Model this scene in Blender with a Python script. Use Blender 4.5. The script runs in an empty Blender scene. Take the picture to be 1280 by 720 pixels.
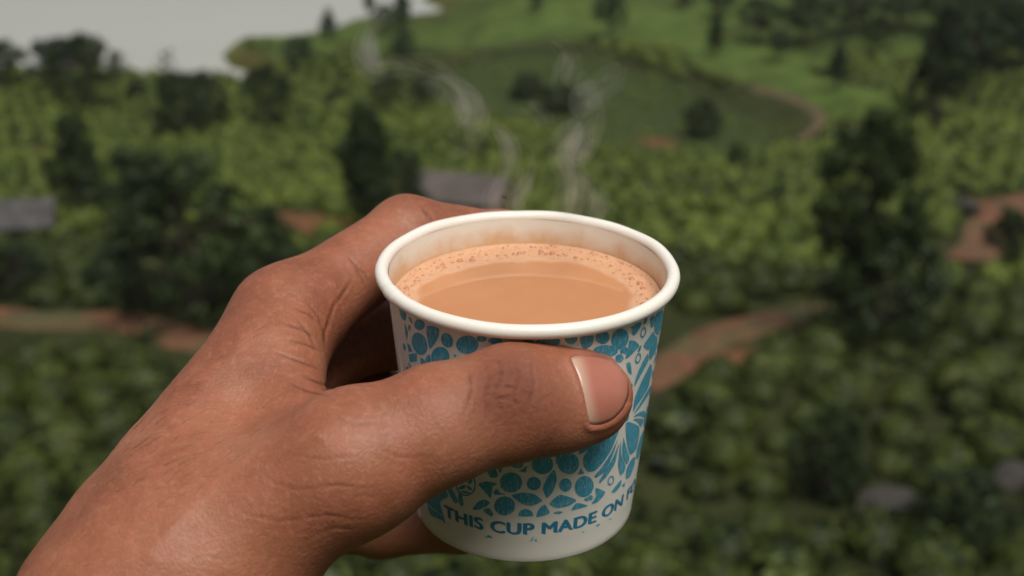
import bpy, bmesh, math, random
import numpy as np
from mathutils import Vector, Matrix

random.seed(11)
rng = np.random.default_rng(11)
R = math.radians
scene = bpy.context.scene
col = scene.collection

# ------------------------------------------------------------------ camera
PITCH, FPX = R(24.05), 1600.0            # focal length in pixels of the 1280 px wide photograph
cam_data = bpy.data.cameras.new('camera')
cam = bpy.data.objects.new('camera', cam_data)
col.objects.link(cam)
cam.rotation_euler = (R(90) - PITCH, 0, 0)
cam_data.sensor_width = 36.0
cam_data.lens = 36.0 * FPX / 1280.0
cam_data.clip_start, cam_data.clip_end = 0.02, 6000.0
cam_data.dof.use_dof = True
cam_data.dof.focus_distance = 0.278
cam_data.dof.aperture_fstop = 15.5
scene.camera = cam

# ------------------------------------------------------------------ sky and sun (overcast)
SUN_EL, SUN_AZ = R(66), R(152)          # azimuth clockwise from +Y
world = bpy.data.worlds.new('World'); scene.world = world
world.use_nodes = True
wn = world.node_tree.nodes; wl = world.node_tree.links
bg = wn['Background']
sky = wn.new('ShaderNodeTexSky'); sky.sky_type = 'NISHITA'; sky.sun_disc = False
sky.sun_elevation = SUN_EL; sky.sun_rotation = SUN_AZ
sky.air_density, sky.dust_density, sky.ozone_density = 1.0, 4.0, 1.0
hs = wn.new('ShaderNodeHueSaturation'); hs.inputs['Saturation'].default_value = 0.22
wl.new(sky.outputs[0], hs.inputs['Color']); wl.new(hs.outputs[0], bg.inputs['Color'])
bg.inputs['Strength'].default_value = 0.065
sun_data = bpy.data.lights.new('sun', 'SUN')
sun_data.energy, sun_data.angle, sun_data.color = 2.7, R(30), (1.0, 0.95, 0.86)
sun = bpy.data.objects.new('sun', sun_data); col.objects.link(sun)
sd = Vector((math.sin(SUN_AZ) * math.cos(SUN_EL), math.cos(SUN_AZ) * math.cos(SUN_EL), math.sin(SUN_EL)))
sun.rotation_euler = sd.to_track_quat('Z', 'Y').to_euler()
sun.location = sd * 50
vs = scene.view_settings
vs.view_transform, vs.look, vs.exposure, vs.gamma, vs.use_curve_mapping = 'Standard', 'None', 0.2, 1.0, False
scene.render.engine = 'CYCLES'
scene.cycles.max_bounces = 8
scene.cycles.transparent_max_bounces = 16
scene.cycles.volume_bounces = 2
scene.cycles.use_denoising = True

# ------------------------------------------------------------------ helpers
CP, SP = math.cos(PITCH), math.sin(PITCH)
FWD = np.array([0, CP, -SP]); UPV = np.array([0, SP, CP]); RGT = np.array([1.0, 0, 0])

def pix_dir(px, py):
    return FWD + (px - 640) / FPX * RGT - (py - 360) / FPX * UPV

def PW(px, py, d):
    """world point on the line of sight of a photo pixel at depth d (metres)"""
    return pix_dir(px, py) * d

def to_pix(Pw):
    d = Pw @ FWD
    return 640 + FPX * (Pw @ RGT) / d, 360 - FPX * (Pw @ UPV) / d, d

def tag(o, label=None, cat=None, group=None, kind=None):
    if label: o['label'] = label
    if cat: o['category'] = cat
    if group: o['group'] = group
    if kind: o['kind'] = kind
    return o

def mesh_obj(name, verts, faces, mat=None, parent=None, smooth=True):
    me = bpy.data.meshes.new(name)
    me.from_pydata([tuple(map(float, v)) for v in verts], [], [tuple(map(int, f)) for f in faces])
    if smooth: me.shade_smooth()
    o = bpy.data.objects.new(name, me); col.objects.link(o)
    if mat: me.materials.append(mat)
    if parent: o.parent = parent
    return o

def np_mesh(name, verts, quads=None, tris=None, smooth=False):
    """fast mesh from arrays of verts (n,3) and quads (m,4) / tris (k,3)"""
    me = bpy.data.meshes.new(name)
    verts = np.asarray(verts, np.float32)
    quads = np.zeros((0, 4), np.int32) if quads is None else np.asarray(quads, np.int32)
    tris = np.zeros((0, 3), np.int32) if tris is None else np.asarray(tris, np.int32)
    me.vertices.add(len(verts)); me.vertices.foreach_set('co', verts.ravel())
    nl = quads.size + tris.size
    me.loops.add(nl); me.loops.foreach_set('vertex_index', np.concatenate([quads.ravel(), tris.ravel()]).astype(np.int32))
    me.polygons.add(len(quads) + len(tris))
    st = np.concatenate([np.arange(len(quads)) * 4, quads.size + np.arange(len(tris)) * 3]).astype(np.int32)
    me.polygons.foreach_set('loop_start', st)
    me.update(calc_edges=True); me.validate()
    if smooth: me.shade_smooth()
    return me

def link(name, me, mat=None, parent=None):
    o = bpy.data.objects.new(name, me); col.objects.link(o)
    if mat and not me.materials: me.materials.append(mat)
    if parent: o.parent = parent
    return o

def empty(name, loc=(0, 0, 0)):
    o = bpy.data.objects.new(name, None); o.location = loc; o.empty_display_size = 0.02
    col.objects.link(o); return o

class NT:
    def __init__(self, name):
        self.m = bpy.data.materials.new(name); self.m.use_nodes = True
        self.n = self.m.node_tree.nodes; self.l = self.m.node_tree.links
        self.b = self.n['Principled BSDF']; self.out = self.n['Material Output']
    def node(self, t, **kw):
        x = self.n.new(t)
        for k, v in kw.items():
            if k in x.inputs: x.inputs[k].default_value = v
            else: setattr(x, k, v)
        return x
    def link(self, a, b): self.l.new(a, b)
    def noise(self, scale, detail=3, vec=None, rough=0.55, dist=0.0):
        x = self.node('ShaderNodeTexNoise', Scale=scale, Detail=detail, Roughness=rough, Distortion=dist)
        if vec is not None: self.link(vec, x.inputs['Vector'])
        return x.outputs['Fac']
    def ramp(self, fac, stops):
        x = self.n.new('ShaderNodeValToRGB'); e = x.color_ramp.elements
        while len(e) < len(stops): e.new(0.5)
        for k, (p, c) in enumerate(stops):
            e[k].position = p; e[k].color = (*c, 1) if len(c) == 3 else c
        self.link(fac, x.inputs['Fac']); return x.outputs['Color']
    def mix(self, fac, a, b, blend='MIX'):
        x = self.n.new('ShaderNodeMix'); x.data_type = 'RGBA'; x.blend_type = blend
        for s, v in ((x.inputs[0], fac), (x.inputs[6], a), (x.inputs[7], b)):
            if isinstance(v, (int, float)): s.default_value = v
            elif isinstance(v, tuple): s.default_value = (*v, 1)
            else: self.link(v, s)
        return x.outputs[2]
    def math(self, op, a, b=0.0, c=0.0, clamp=False):
        x = self.n.new('ShaderNodeMath'); x.operation = op; x.use_clamp = clamp
        for s, v in zip(x.inputs, (a, b, c)):
            if isinstance(v, (int, float)): s.default_value = v
            else: self.link(v, s)
        return x.outputs[0]
    def bump(self, height, strength, dist, normal=None):
        x = self.node('ShaderNodeBump', Strength=1.0, Distance=dist)
        if isinstance(strength, (int, float)): x.inputs['Strength'].default_value = strength
        else: self.link(strength, x.inputs['Strength'])
        self.link(height, x.inputs['Height'])
        if normal is not None: self.link(normal, x.inputs['Normal'])
        return x.outputs[0]
    def attr(self, name):
        x = self.n.new('ShaderNodeAttribute'); x.attribute_name = name; return x.outputs['Fac']
    def coord(self, which='Object'):
        return self.n.new('ShaderNodeTexCoord').outputs[which]
    def pos(self):
        return self.n.new('ShaderNodeNewGeometry').outputs['Position']
    def scaled(self, vec, s):
        x = self.n.new('ShaderNodeMapping'); x.inputs['Scale'].default_value = s; self.link(vec, x.inputs['Vector']); return x.outputs[0]
    def set(self, **kw):
        for k, v in kw.items():
            s = self.b.inputs[k.replace('_', ' ')]
            if hasattr(v, 'is_output'): self.link(v, s)
            elif isinstance(v, tuple) and len(v) == 3 and s.type == 'RGBA': s.default_value = (*v, 1)
            else: s.default_value = v

def set_attr(me, name, arr):
    a = me.attributes.new(name, 'FLOAT', 'POINT'); a.data.foreach_set('value', np.asarray(arr, np.float32))

def smooth01(x, a, b):
    t = np.clip((x - a) / (b - a), 0, 1); return t * t * (3 - 2 * t)

# smooth value noise on world coordinates, shared by ground, bushes and paths
_gr = rng.random((256, 256))
def vnoise(x, y, s):
    x = np.asarray(x, float) / s + 91.3; y = np.asarray(y, float) / s + 47.7
    i = np.floor(x).astype(int); j = np.floor(y).astype(int); u = x - i; v = y - j
    u = u * u * (3 - 2 * u); v = v * v * (3 - 2 * v)
    g = lambda a, b: _gr[a % 256, b % 256]
    return (g(i, j) * (1 - u) + g(i + 1, j) * u) * (1 - v) + (g(i, j + 1) * (1 - u) + g(i + 1, j + 1) * u) * v

def seg_dist(x, y, poly, closed=False):
    """distance from points to a polyline, and the parameter along it"""
    p = np.asarray(poly, float); best = np.full(np.shape(x), 1e9); par = np.zeros(np.shape(x))
    n = len(p) if closed else len(p) - 1
    for k in range(n):
        a, b = p[k], p[(k + 1) % len(p)]; d = b - a
        t = np.clip(((x - a[0]) * d[0] + (y - a[1]) * d[1]) / (d @ d + 1e-9), 0, 1)
        q = np.hypot(x - a[0] - t * d[0], y - a[1] - t * d[1])
        m = q < best; best = np.where(m, q, best); par = np.where(m, k + t, par)
    return best, par

def inside(x, y, poly):
    p = np.asarray(poly, float); r = np.zeros(np.shape(x), bool)
    for k in range(len(p)):
        (x0, y0), (x1, y1) = p[k], p[(k + 1) % len(p)]
        c = ((y0 > y) != (y1 > y)) & (x < (x1 - x0) * (y - y0) / (y1 - y0 + 1e-12) + x0)
        r ^= c
    return r

# ------------------------------------------------------------------ terrain (camera eye at the origin, lake 27 m below it)
LAKE_Z = -27.0
def at_z(px, py, z):
    d = pix_dir(px, py); t = z / d[2]; return (d * t)[:2]
_shore_px = [(-420, 96), (-120, 101), (0, 101), (60, 106), (150, 108), (230, 105), (300, 107), (335, 99), (352, 92), (325, 82), (300, 76), (289, 63), (300, 52),
             (350, 45), (405, 36), (440, 22), (500, 20), (548, 15), (562, 6), (540, -6)]
SHORE = [tuple(at_z(a, b, -26.6)) for a, b in _shore_px] + [(10, 170), (-10, 230), (-60, 300), (-160, 330), (-330, 300), (-420, 200), (-330, 120)]
_prof = np.array([(-400, 34), (-60, 32), (-30, 24), (-14, 10.5), (-5, 1.6), (-1.5, -1.6), (1.2, -1.8), (3, -2.8), (8, -7.4), (14, -12.0), (20, -14.7), (24, -15.4), (36, -17.2), (56, -20.5), (72, -23.4), (82, -24.7), (92, -25.4),  # steep rise behind the camera is added to block sky light
                  (100, -25.7), (120, -25.2), (140, -24.4), (170, -22), (230, -17), (400, -10), (800, -5), (1600, -3), (4000, -2.5)])
_px_ = np.linspace(-400, 4000, 8801)
_pz_ = np.interp(_px_, _prof[:, 0], _prof[:, 1])
_ker = np.hanning(13); _ker /= _ker.sum()
_pz_ = np.convolve(np.pad(_pz_, 6, mode='edge'), _ker, mode='valid')
RIDGE = [(-9.5, 101), (-4, 99), (3, 97.5), (9, 96), (14.5, 90), (19.5, 82.5), (22, 78)]
def height(x, y):
    x = np.asarray(x, float); y = np.asarray(y, float)
    z = np.interp(y, _px_, _pz_)
    dr, _ = seg_dist(x, y, RIDGE)
    z = z + 2.4 * np.exp(-(dr / 5.5) ** 2)
    # the hillside at the top right rises away from the bowl
    z = z + 2.2 * smooth01(x, 14, 45) * smooth01(y, 70, 130)
    z = z - 1.0 * smooth01(y, 98, 112) * smooth01(-x, -1, 5)      # the peninsula lies low on the water
    am = smooth01(y, 12, 30)
    z = z + am * (0.9 * (vnoise(x, y, 15) - 0.5) + 0.45 * (vnoise(x, y, 6) - 0.5))
    far = smooth01(y, 170, 420)
    z = z + far * 6 * (vnoise(x, y, 160) - 0.7)
    ds, _ = seg_dist(x, y, SHORE, True)
    ds = np.where(inside(x, y, SHORE), -ds, ds)
    z = np.where(ds < 6, z * smooth01(ds, -4.0, 1.4) + np.minimum(z, LAKE_Z - 2.0) * (1 - smooth01(ds, -4.0, 1.4)), z)
    return z

_ts = np.concatenate([np.arange(10, 160, 0.2), np.arange(160, 900, 2.0)])
def hit(px, py):
    """where a line of sight meets the land"""
    d = pix_dir(px, py); d = d / d[1]
    P = _ts[:, None] * d
    below = P[:, 2] < height(P[:, 0], P[:, 1])
    k = int(np.argmax(below)) if below.any() else len(_ts) - 1
    p = P[k].copy(); p[2] = float(height(p[0], p[1])); return p

PATH_L = [hit(a, b)[:2] for a, b in ((-160, 380), (-60, 392), (0, 398), (70, 405), (130, 400), (175, 404), (230, 424), (300, 438), (420, 452), (560, 470), (700, 478), (790, 488), (830, 468), (880, 432), (950, 408), (1015, 390), (1060, 382))]
PATH_R = [hit(a, b)[:2] for a, b in ((1212, 330), (1226, 312), (1232, 290), (1262, 258), (1300, 246), (1400, 236))]
ROAD_F = [hit(a, b)[:2] for a, b in ((935, 108), (975, 118), (1010, 132), (1028, 150), (1015, 168), (985, 180))]
SOIL = [(hit(820, 179)[:2], 1.4, 0.9), (hit(1250, 258)[:2], 2.0, 1.2), (hit(360, 285)[:2], 3.4, 3.2), (hit(905, 455)[:2], 1.4, 1.0), (hit(790, 200)[:2], 2.4, 0.8),
        (hit(600, 195)[:2], 1.6, 0.9), (hit(55, 190)[:2], 2.0, 1.2), (hit(360, 215)[:2], 1.5, 0.8)]
BOWL = [hit(a, b)[:2] for a, b in ((520, 100), (560, 84), (640, 63), (760, 66), (880, 104), (1000, 150), (985, 186), (880, 202), (800, 196), (740, 182), (690, 165), (600, 152), (530, 128))]
PASTURE = [hit(a, b)[:2] for a, b in ((560, 62), (600, 40), (620, 2), (700, 2), (860, 18), (905, 62), (1000, 60), (1020, 96), (1130, 120), (1120, 150), (1030, 150), (985, 118), (890, 92), (770, 50), (660, 46))]

xs = np.unique(np.round(np.concatenate([np.linspace(-3000, -130, 26), np.linspace(-130, -60, 40), np.arange(-60, 60.1, 0.75), np.linspace(60, 130, 40), np.linspace(130, 3000, 26)]), 3))
ys = np.unique(np.round(np.concatenate([np.linspace(-300, 0, 24), np.arange(0, 16, 1.0), np.arange(16, 140, 0.75), np.linspace(140, 300, 60), np.linspace(300, 4000, 60)]), 3))
GX, GY = np.meshgrid(xs, ys); GZ = height(GX, GY)
nx, ny = len(xs), len(ys)
ii = (np.arange(ny - 1)[:, None] * nx + np.arange(nx - 1)[None, :]).ravel()
gme = np_mesh('ground', np.stack([GX, GY, GZ], -1).reshape(-1, 3), np.stack([ii, ii + 1, ii + nx + 1, ii + nx], -1), smooth=True)
soil = np.zeros(GX.size)
fx, fy = GX.ravel(), GY.ravel()
for (c, a, b) in SOIL:
    q = ((fx - c[0]) / a) ** 2 + ((fy - c[1]) / b) ** 2 + 0.8 * (vnoise(fx, fy, 1.1) - 0.5)
    soil = np.maximum(soil, 1 - smooth01(q, 0.6, 1.3))
ds_, _ = seg_dist(fx, fy, SHORE, True)
soil = np.maximum(soil, 0.28 * (1 - smooth01(ds_ + 1.2 * (vnoise(fx, fy, 2.0) - 0.5), 0.2, 1.0)))
bowl = np.where(inside(fx, fy, BOWL), 1.0, 0.0) * np.clip(seg_dist(fx, fy, BOWL, True)[0] / 2.0, 0, 1)
past = np.where(inside(fx, fy, PASTURE) | (fy > 99) & (fx < 40), 1.0, 0.0) * np.clip(0.55 + 0.9 * (vnoise(fx, fy, 5.0) - 0.4) + 0.5 * inside(fx, fy, PASTURE), 0, 1)
set_attr(gme, 'pasture', past); set_attr(gme, 'soil', soil); set_attr(gme, 'scrub', bowl)

m = NT('ground_cover')
p = m.pos()
n1 = m.noise(0.35, 4, p); n2 = m.noise(2.6, 4, p); n3 = m.noise(0.08, 2, p)
grass = m.ramp(n1, [(0.3, (0.012, 0.013, 0.006)), (0.5, (0.020, 0.024, 0.008)), (0.72, (0.042, 0.048, 0.014))])
grass = m.mix(m.math('MULTIPLY', n3, 0.25), grass, (0.085, 0.105, 0.025))
scr = m.ramp(n2, [(0.3, (0.022, 0.034, 0.011)), (0.55, (0.040, 0.058, 0.016)), (0.78, (0.065, 0.060, 0.026))])
soilc = m.ramp(n2, [(0.25, (0.075, 0.032, 0.016)), (0.7, (0.190, 0.086, 0.042))])
c = m.mix(m.attr('scrub'), grass, scr)
c = m.mix(m.attr('pasture'), c, m.ramp(n1, [(0.3, (0.040, 0.066, 0.014)), (0.7, (0.090, 0.135, 0.027))]))
c = m.mix(m.attr('soil'), c, soilc)
m.set(Base_Color=c, Roughness=0.95, Normal=m.bump(n2, 0.6, 0.15))
m.b.inputs['Specular IOR Level'].default_value = 0.15
gob = link('ground', gme, m.m); tag(gob, kind='structure')

# paths of red laterite, a sheet a little above the land
def ribbon(name, pts, width, mat, lift=0.06):
    pts = np.asarray(pts); seg = np.hypot(*np.diff(pts, axis=0).T); s = np.concatenate([[0], np.cumsum(seg)])
    t = np.arange(0, s[-1], 0.5); cx = np.interp(t, s, pts[:, 0]); cy = np.interp(t, s, pts[:, 1])
    k = np.hanning(9); k /= k.sum()
    if len(cx) > 12:
        cx = np.convolve(np.pad(cx, 4, mode='edge'), k, mode='valid'); cy = np.convolve(np.pad(cy, 4, mode='edge'), k, mode='valid')
    tx, ty = np.gradient(cx), np.gradient(cy); ln = np.hypot(tx, ty); nxx, nyy = -ty / ln, tx / ln
    V = []; nc = 9
    for j in range(nc):
        u = (j / (nc - 1) - 0.5) * width * (0.9 + 0.5 * (vnoise(t, t * 0 + (j > 4) * 7, 2.5) - 0.3))
        X = cx + nxx * u; Y = cy + nyy * u
        edge = -0.09 if j in (0, nc - 1) else lift + 0.05 * (vnoise(X, Y, 0.7) - 0.5)
        V.append(np.stack([X, Y, height(X, Y) + edge], -1))
    V = np.stack(V, 1).reshape(-1, 3); n = len(t)
    i0 = (np.arange(n - 1)[:, None] * nc + np.arange(nc - 1)[None, :]).ravel()
    return tag(link(name, np_mesh(name, V, np.stack([i0, i0 + 1, i0 + nc + 1, i0 + nc], -1), smooth=True), mat), kind='structure')
m = NT('laterite_earth')
p = m.pos(); n2 = m.noise(1.7, 5, p); n4 = m.noise(0.5, 3, p)
cc = m.ramp(n2, [(0.30, (0.065, 0.024, 0.012)), (0.5, (0.130, 0.050, 0.024)), (0.75, (0.215, 0.095, 0.046))])
cc = m.mix(m.math('MULTIPLY', m.math('SUBTRACT', n4, 0.47, clamp=True), 5.0, clamp=True), cc, (0.060, 0.060, 0.020))
m.set(Base_Color=cc, Roughness=0.95, Normal=m.bump(n2, 0.7, 0.08))
earth_mat = m.m
m = NT('brown_dirt'); p = m.pos(); n2 = m.noise(1.2, 5, p)
m.set(Base_Color=m.ramp(n2, [(0.3, (0.055, 0.045, 0.022)), (0.55, (0.090, 0.066, 0.032)), (0.8, (0.155, 0.092, 0.046))]), Roughness=0.95); road_mat = m.m
tag(ribbon('footpath', PATH_L, 1.75, earth_mat), 'red earth footpath winding between the tea bushes')
tag(ribbon('footpath', PATH_R, 2.0, earth_mat), 'red earth bank and path at the right edge')
tag(ribbon('road', ROAD_F, 0.75, road_mat), 'brown dirt road curving round the dark hillside')

# lake
m = NT('lake_water')
p = m.pos()
wv = m.noise(0.9, 4, m.scaled(p, (0.5, 1.6, 1.0)))
m.set(Base_Color=m.mix(m.noise(0.03, 2, p), (0.33, 0.335, 0.305), (0.39, 0.395, 0.365)), Roughness=0.12, IOR=1.333, Normal=m.bump(wv, 0.25, 0.06))
lk = mesh_obj('lake', [(-480, 84, LAKE_Z), (40, 84, LAKE_Z), (40, 380, LAKE_Z), (-480, 380, LAKE_Z)], [(0, 1, 2, 3)], m.m, smooth=False)
tag(lk, 'pale grey lake beyond the tea slope', kind='structure')

# ------------------------------------------------------------------ foliage
def leaf_quads(pos, nrm, size, r, spread=0.55):
    """one bent leaf-sized quad per position, facing roughly along nrm"""
    n = len(pos); a = r.normal(size=(n, 3)); nrm = nrm + spread * r.normal(size=(n, 3))
    nrm /= np.linalg.norm(nrm, axis=1)[:, None] + 1e-9
    u = np.cross(nrm, a); u /= np.linalg.norm(u, axis=1)[:, None] + 1e-9; v = np.cross(nrm, u)
    s = (size * (0.6 + 0.8 * r.random(n)))[:, None] if np.ndim(size) else size * (0.6 + 0.8 * r.random(n))[:, None]
    V = np.stack([pos - u * s, pos - v * s * 0.55 + nrm * s * 0.15, pos + u * s, pos + v * s * 0.55 + nrm * s * 0.15], 1).reshape(-1, 3)
    return V, np.arange(4 * n).reshape(-1, 4)

def ico(sub):
    b = bmesh.new(); bmesh.ops.create_icosphere(b, subdivisions=sub, radius=1.0)
    V = np.array([v.co for v in b.verts]); F = np.array([[v.index for v in f.verts] for f in b.faces]); b.free(); return V, F

def foliage_mat(name, dark, mid, light, tip=None, nscale=1.2, world=True):
    m = NT(name)
    p = m.pos()
    n1 = m.noise(nscale, 3, p); n2 = m.noise(0.16, 2, p)
    oi = m.n.new('ShaderNodeObjectInfo')
    f = m.math('ADD', m.math('MULTIPLY', n1, 0.62), m.math('ADD', m.math('MULTIPLY', n2, 0.62), m.math('MULTIPLY', oi.outputs['Random'], 0.14)))
    c = m.ramp(f, [(0.45, dark), (0.66, mid), (0.84, light)])
    if tip is not None: c = m.mix(m.math('MULTIPLY', m.attr('flush'), 0.75), c, tip)
    m.set(Base_Color=c, Roughness=0.55)
    m.b.inputs['Specular IOR Level'].default_value = 0.25
    return m.m
TEA = foliage_mat('tea_leaf', (0.011, 0.021, 0.005), (0.050, 0.077, 0.012), (0.122, 0.160, 0.022), (0.190, 0.236, 0.034))
TEA_DIM = foliage_mat('dimmed_tea_leaf', (0.005, 0.010, 0.003), (0.018, 0.029, 0.006), (0.050, 0.066, 0.010), (0.086, 0.110, 0.016))  # darkened copy of the tea leaf; lower-frame vignette painted into the colour
TREE_D = foliage_mat('dark_tree_leaf', (0.010, 0.018, 0.006), (0.022, 0.038, 0.011), (0.045, 0.068, 0.017))
TREE_G = foliage_mat('tree_leaf', (0.016, 0.030, 0.014), (0.030, 0.052, 0.020), (0.055, 0.082, 0.028))
m = NT('bark'); nb = m.noise(14, 4, m.scaled(m.coord(), (1, 1, 0.25)))
m.set(Base_Color=m.ramp(nb, [(0.3, (0.035, 0.026, 0.018)), (0.7, (0.11, 0.085, 0.06))]), Roughness=0.95, Normal=m.bump(nb, 0.8, 0.03)); BARK = m.m

def bush_arrays(sub, nleaf, lsize, seed):
    """a rounded, pruned tea bush of unit radius: twiggy inner mass plus leaves standing off it"""
    r = np.random.default_rng(seed); V, F = ico(sub)
    ph = r.random(6) * 6.28
    def rad(d):
        return 0.86 + 0.10 * np.sin(3 * d[:, 0] + ph[0]) * np.sin(2.7 * d[:, 1] + ph[1]) + 0.09 * np.sin(5.2 * d[:, 0] + 4.1 * d[:, 2] + ph[2]) * np.sin(4.6 * d[:, 1] + ph[3])
    W = V * (rad(V) * 0.93)[:, None]; W[:, 2] = np.where(W[:, 2] > 0, W[:, 2] * 0.85, W[:, 2] * 0.5) + 0.34
    W += r.normal(size=W.shape) * 0.02
    d = r.normal(size=(nleaf, 3)); d[:, 2] = np.abs(d[:, 2]) * 0.95 - 0.25; d /= np.linalg.norm(d, axis=1)[:, None]
    L = d * (rad(d) * (0.93 + 0.13 * r.random(nleaf)))[:, None]; L[:, 2] = np.where(L[:, 2] > 0, L[:, 2] * 0.85, L[:, 2] * 0.5) + 0.34
    LV, LQ = leaf_quads(L, d + np.array([0, 0, 0.15]), lsize, r, 0.30)
    fl_in = np.zeros(len(W)); u = r.random(nleaf)
    fl = np.repeat(np.where(d[:, 2] > 0.35, (u < 0.7) * (0.35 + 0.65 * r.random(nleaf)), (u < 0.12) * 0.6), 4)
    return np.concatenate([W, LV]), F, LQ + len(W), np.concatenate([fl_in, fl])

PATHS = [(PATH_L, 1.2), (PATH_R, 1.4), (ROAD_F, 1.2)]
cand = []
row = 15.0; ri = 0
while row < 122:
    sp = 1.36 if row < 45 else 1.24
    X = np.arange(-95, 95, sp * 1.02) + (ri % 2) * sp * 0.5
    X = X + rng.normal(size=len(X)) * 0.17
    Y = row + 1.7 * np.sin(X / 9.0 + 0.4) + 0.8 * np.sin(X / 3.7 + row * 0.2) + rng.normal(size=len(X)) * 0.16
    cand.append(np.stack([X, Y], -1)); row += sp * 1.08; ri += 1
C = np.concatenate(cand); cz = height(C[:, 0], C[:, 1])
Pw = np.column_stack([C, cz]); qx, qy, qd = to_pix(Pw)
keep = (qx > -560) & (qx < 1840) & (qy < 830) & (qy > -60)
_pl = np.array(PATH_L); _py = np.interp(C[:, 0], _pl[:, 0], _pl[:, 1])
keep &= ~((np.abs(C[:, 1] - _py + 0.95) < 1.25 + 0.5 * vnoise(C[:, 0], C[:, 1], 3.0)) & (C[:, 0] > _pl[0, 0]) & (C[:, 0] < _pl[-1, 0]))
for pl, w in PATHS: keep &= seg_dist(C[:, 0], C[:, 1], pl)[0] > w + 0.3 * rng.random(len(C))
for (c, a, b) in SOIL: keep &= (((C[:, 0] - c[0]) / (a * 0.95)) ** 2 + ((C[:, 1] - c[1]) / (b * 0.95)) ** 2) > 1
keep &= ~(inside(C[:, 0], C[:, 1], SHORE) | (seg_dist(C[:, 0], C[:, 1], SHORE, True)[0] < 1.3))
inb = inside(C[:, 0], C[:, 1], BOWL)
_dr = seg_dist(C[:, 0], C[:, 1], RIDGE)[0]
keep &= ~(inb & (np.abs((_dr / 2.6) % 1 - 0.5) > 0.24))        # contour rows on the dark hillside
keep &= rng.random(len(C)) > 0.015
# smooth bright pasture on the far side of the ridge carries hardly any bushes
keep &= ~(inside(C[:, 0], C[:, 1], PASTURE) & (rng.random(len(C)) < 0.97))
keep &= ~((C[:, 1] > 101) & (rng.random(len(C)) < 0.9))
keep &= ~((C[:, 1] > 97) & (C[:, 0] > -12) & (C[:, 0] < 22))
C = C[keep]; cz = cz[keep]; qx = qx[keep]; qy = qy[keep]; qd = qd[keep]
scl = (0.52 + 0.36 * rng.random(len(C))) * np.where(C[:, 1] > 45, 0.86, 0.97) * np.where(inside(C[:, 0], C[:, 1], BOWL), 0.5, 1.0)

# rocks and sheds first, so that bushes keep clear of them
ROCKS = [((1102, 640), 1.15, 0.75, 0.42, 'long grey boulder slab among the tea bushes below the dark tree'),
         ((1262, 602), 0.80, 0.55, 0.34, 'grey boulder among tea bushes at the lower right edge'),
         ((1108, 538), 0.55, 0.42, 0.36, 'small grey brown boulder above the long boulder slab'),
         ((1205, 268), 1.05, 0.70, 0.62, 'brown boulder at the bend of the red path'),
         ((1150, 598), 0.34, 0.30, 0.24, 'small pale stone beside the long boulder slab')]
SHEDS = [((18, 298), 3.1, 2.0, 1.0, 0.6, R(8), 'grey', 'low shed with pale grey metal roof among bushes above the path'),
         ((578, 268), 3.4, 2.2, 1.1, 0.75, R(-14), 'rose', 'small hut with rose grey roof behind the hand')]
block = [(hit(*q)[:2], max(a, b) * 1.15) for q, a, b, h_, l_ in ROCKS] + [(hit(*s[0])[:2], s[1] * 0.58) for s in SHEDS]
ok = np.ones(len(C), bool)
for c, rad_ in block: ok &= np.hypot(C[:, 0] - c[0], C[:, 1] - c[1]) > rad_
C, cz, qx, qy, qd, scl = C[ok], cz[ok], qx[ok], qy[ok], qd[ok], scl[ok]

variants, undimmed = [], []
dimmed = C[:, 1] + 9 * (vnoise(C[:, 0], C[:, 1], 9.0) - 0.5) < 43      # vignette over the lower, nearer slope is put into its leaf colour
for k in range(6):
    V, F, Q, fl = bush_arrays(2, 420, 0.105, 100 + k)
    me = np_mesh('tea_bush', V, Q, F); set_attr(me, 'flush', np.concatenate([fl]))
    me.materials.append(TEA_DIM); variants.append(me)
    m2 = me.copy(); m2.materials[0] = TEA; undimmed.append(m2)
vis = (qx > -30) & (qx < 1310) & (qy > 0) & (qy < 760)
hid = (((qx - 660) / 190) ** 2 < 1) & (qy > 300) & (qy < 690)            # behind the cup
hid |= (qx > 60) & (qx < 480) & (qy > 1000 - 1.0 * qx) & (qy > 420)      # behind the hand
size_px = np.where(vis & ~hid, scl / qd, 0)
order = np.argsort(-size_px); near = order[:300]; rest = order[300:]
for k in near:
    o = bpy.data.objects.new('tea_bush', (variants if dimmed[k] else undimmed)[k % 6]); col.objects.link(o)
    o.location = (C[k, 0], C[k, 1], cz[k] - 0.08); o.rotation_euler = (0, 0, rng.random() * 6.28)
    s = scl[k]; o.scale = (s * (0.9 + 0.25 * rng.random()), s * (0.9 + 0.25 * rng.random()), s * (0.95 + 0.3 * rng.random()))
    tag(o, 'rounded green tea bush growing in the rows of the near plantation slope', 'tea bush', 'tea bushes of the near slope')
tmpl = [bush_arrays(1, 84, 0.21, 300 + k) for k in range(5)]
light = [bush_arrays(1, 34, 0.31, 330 + k) for k in range(5)]
VV, FF, QQ, FL, MQ, MF = [], [], [], [], [], []; off = 0
for k in rest:
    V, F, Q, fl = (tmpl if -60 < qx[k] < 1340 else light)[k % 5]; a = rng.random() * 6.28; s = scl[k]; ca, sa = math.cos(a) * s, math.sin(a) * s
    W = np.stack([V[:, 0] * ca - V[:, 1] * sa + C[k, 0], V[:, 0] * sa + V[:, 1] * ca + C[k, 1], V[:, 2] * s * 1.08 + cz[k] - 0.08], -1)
    VV.append(W); FF.append(F + off); QQ.append(Q + off); FL.append(fl); off += len(V); MQ.append(np.full(len(Q), int(dimmed[k]))); MF.append(np.full(len(F), int(dimmed[k])))
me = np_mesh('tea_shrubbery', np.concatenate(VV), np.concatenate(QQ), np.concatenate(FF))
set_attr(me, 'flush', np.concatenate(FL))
me.materials.append(TEA); me.materials.append(TEA_DIM)
me.polygons.foreach_set('material_index', np.concatenate(MQ + MF).astype(np.int32))
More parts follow.
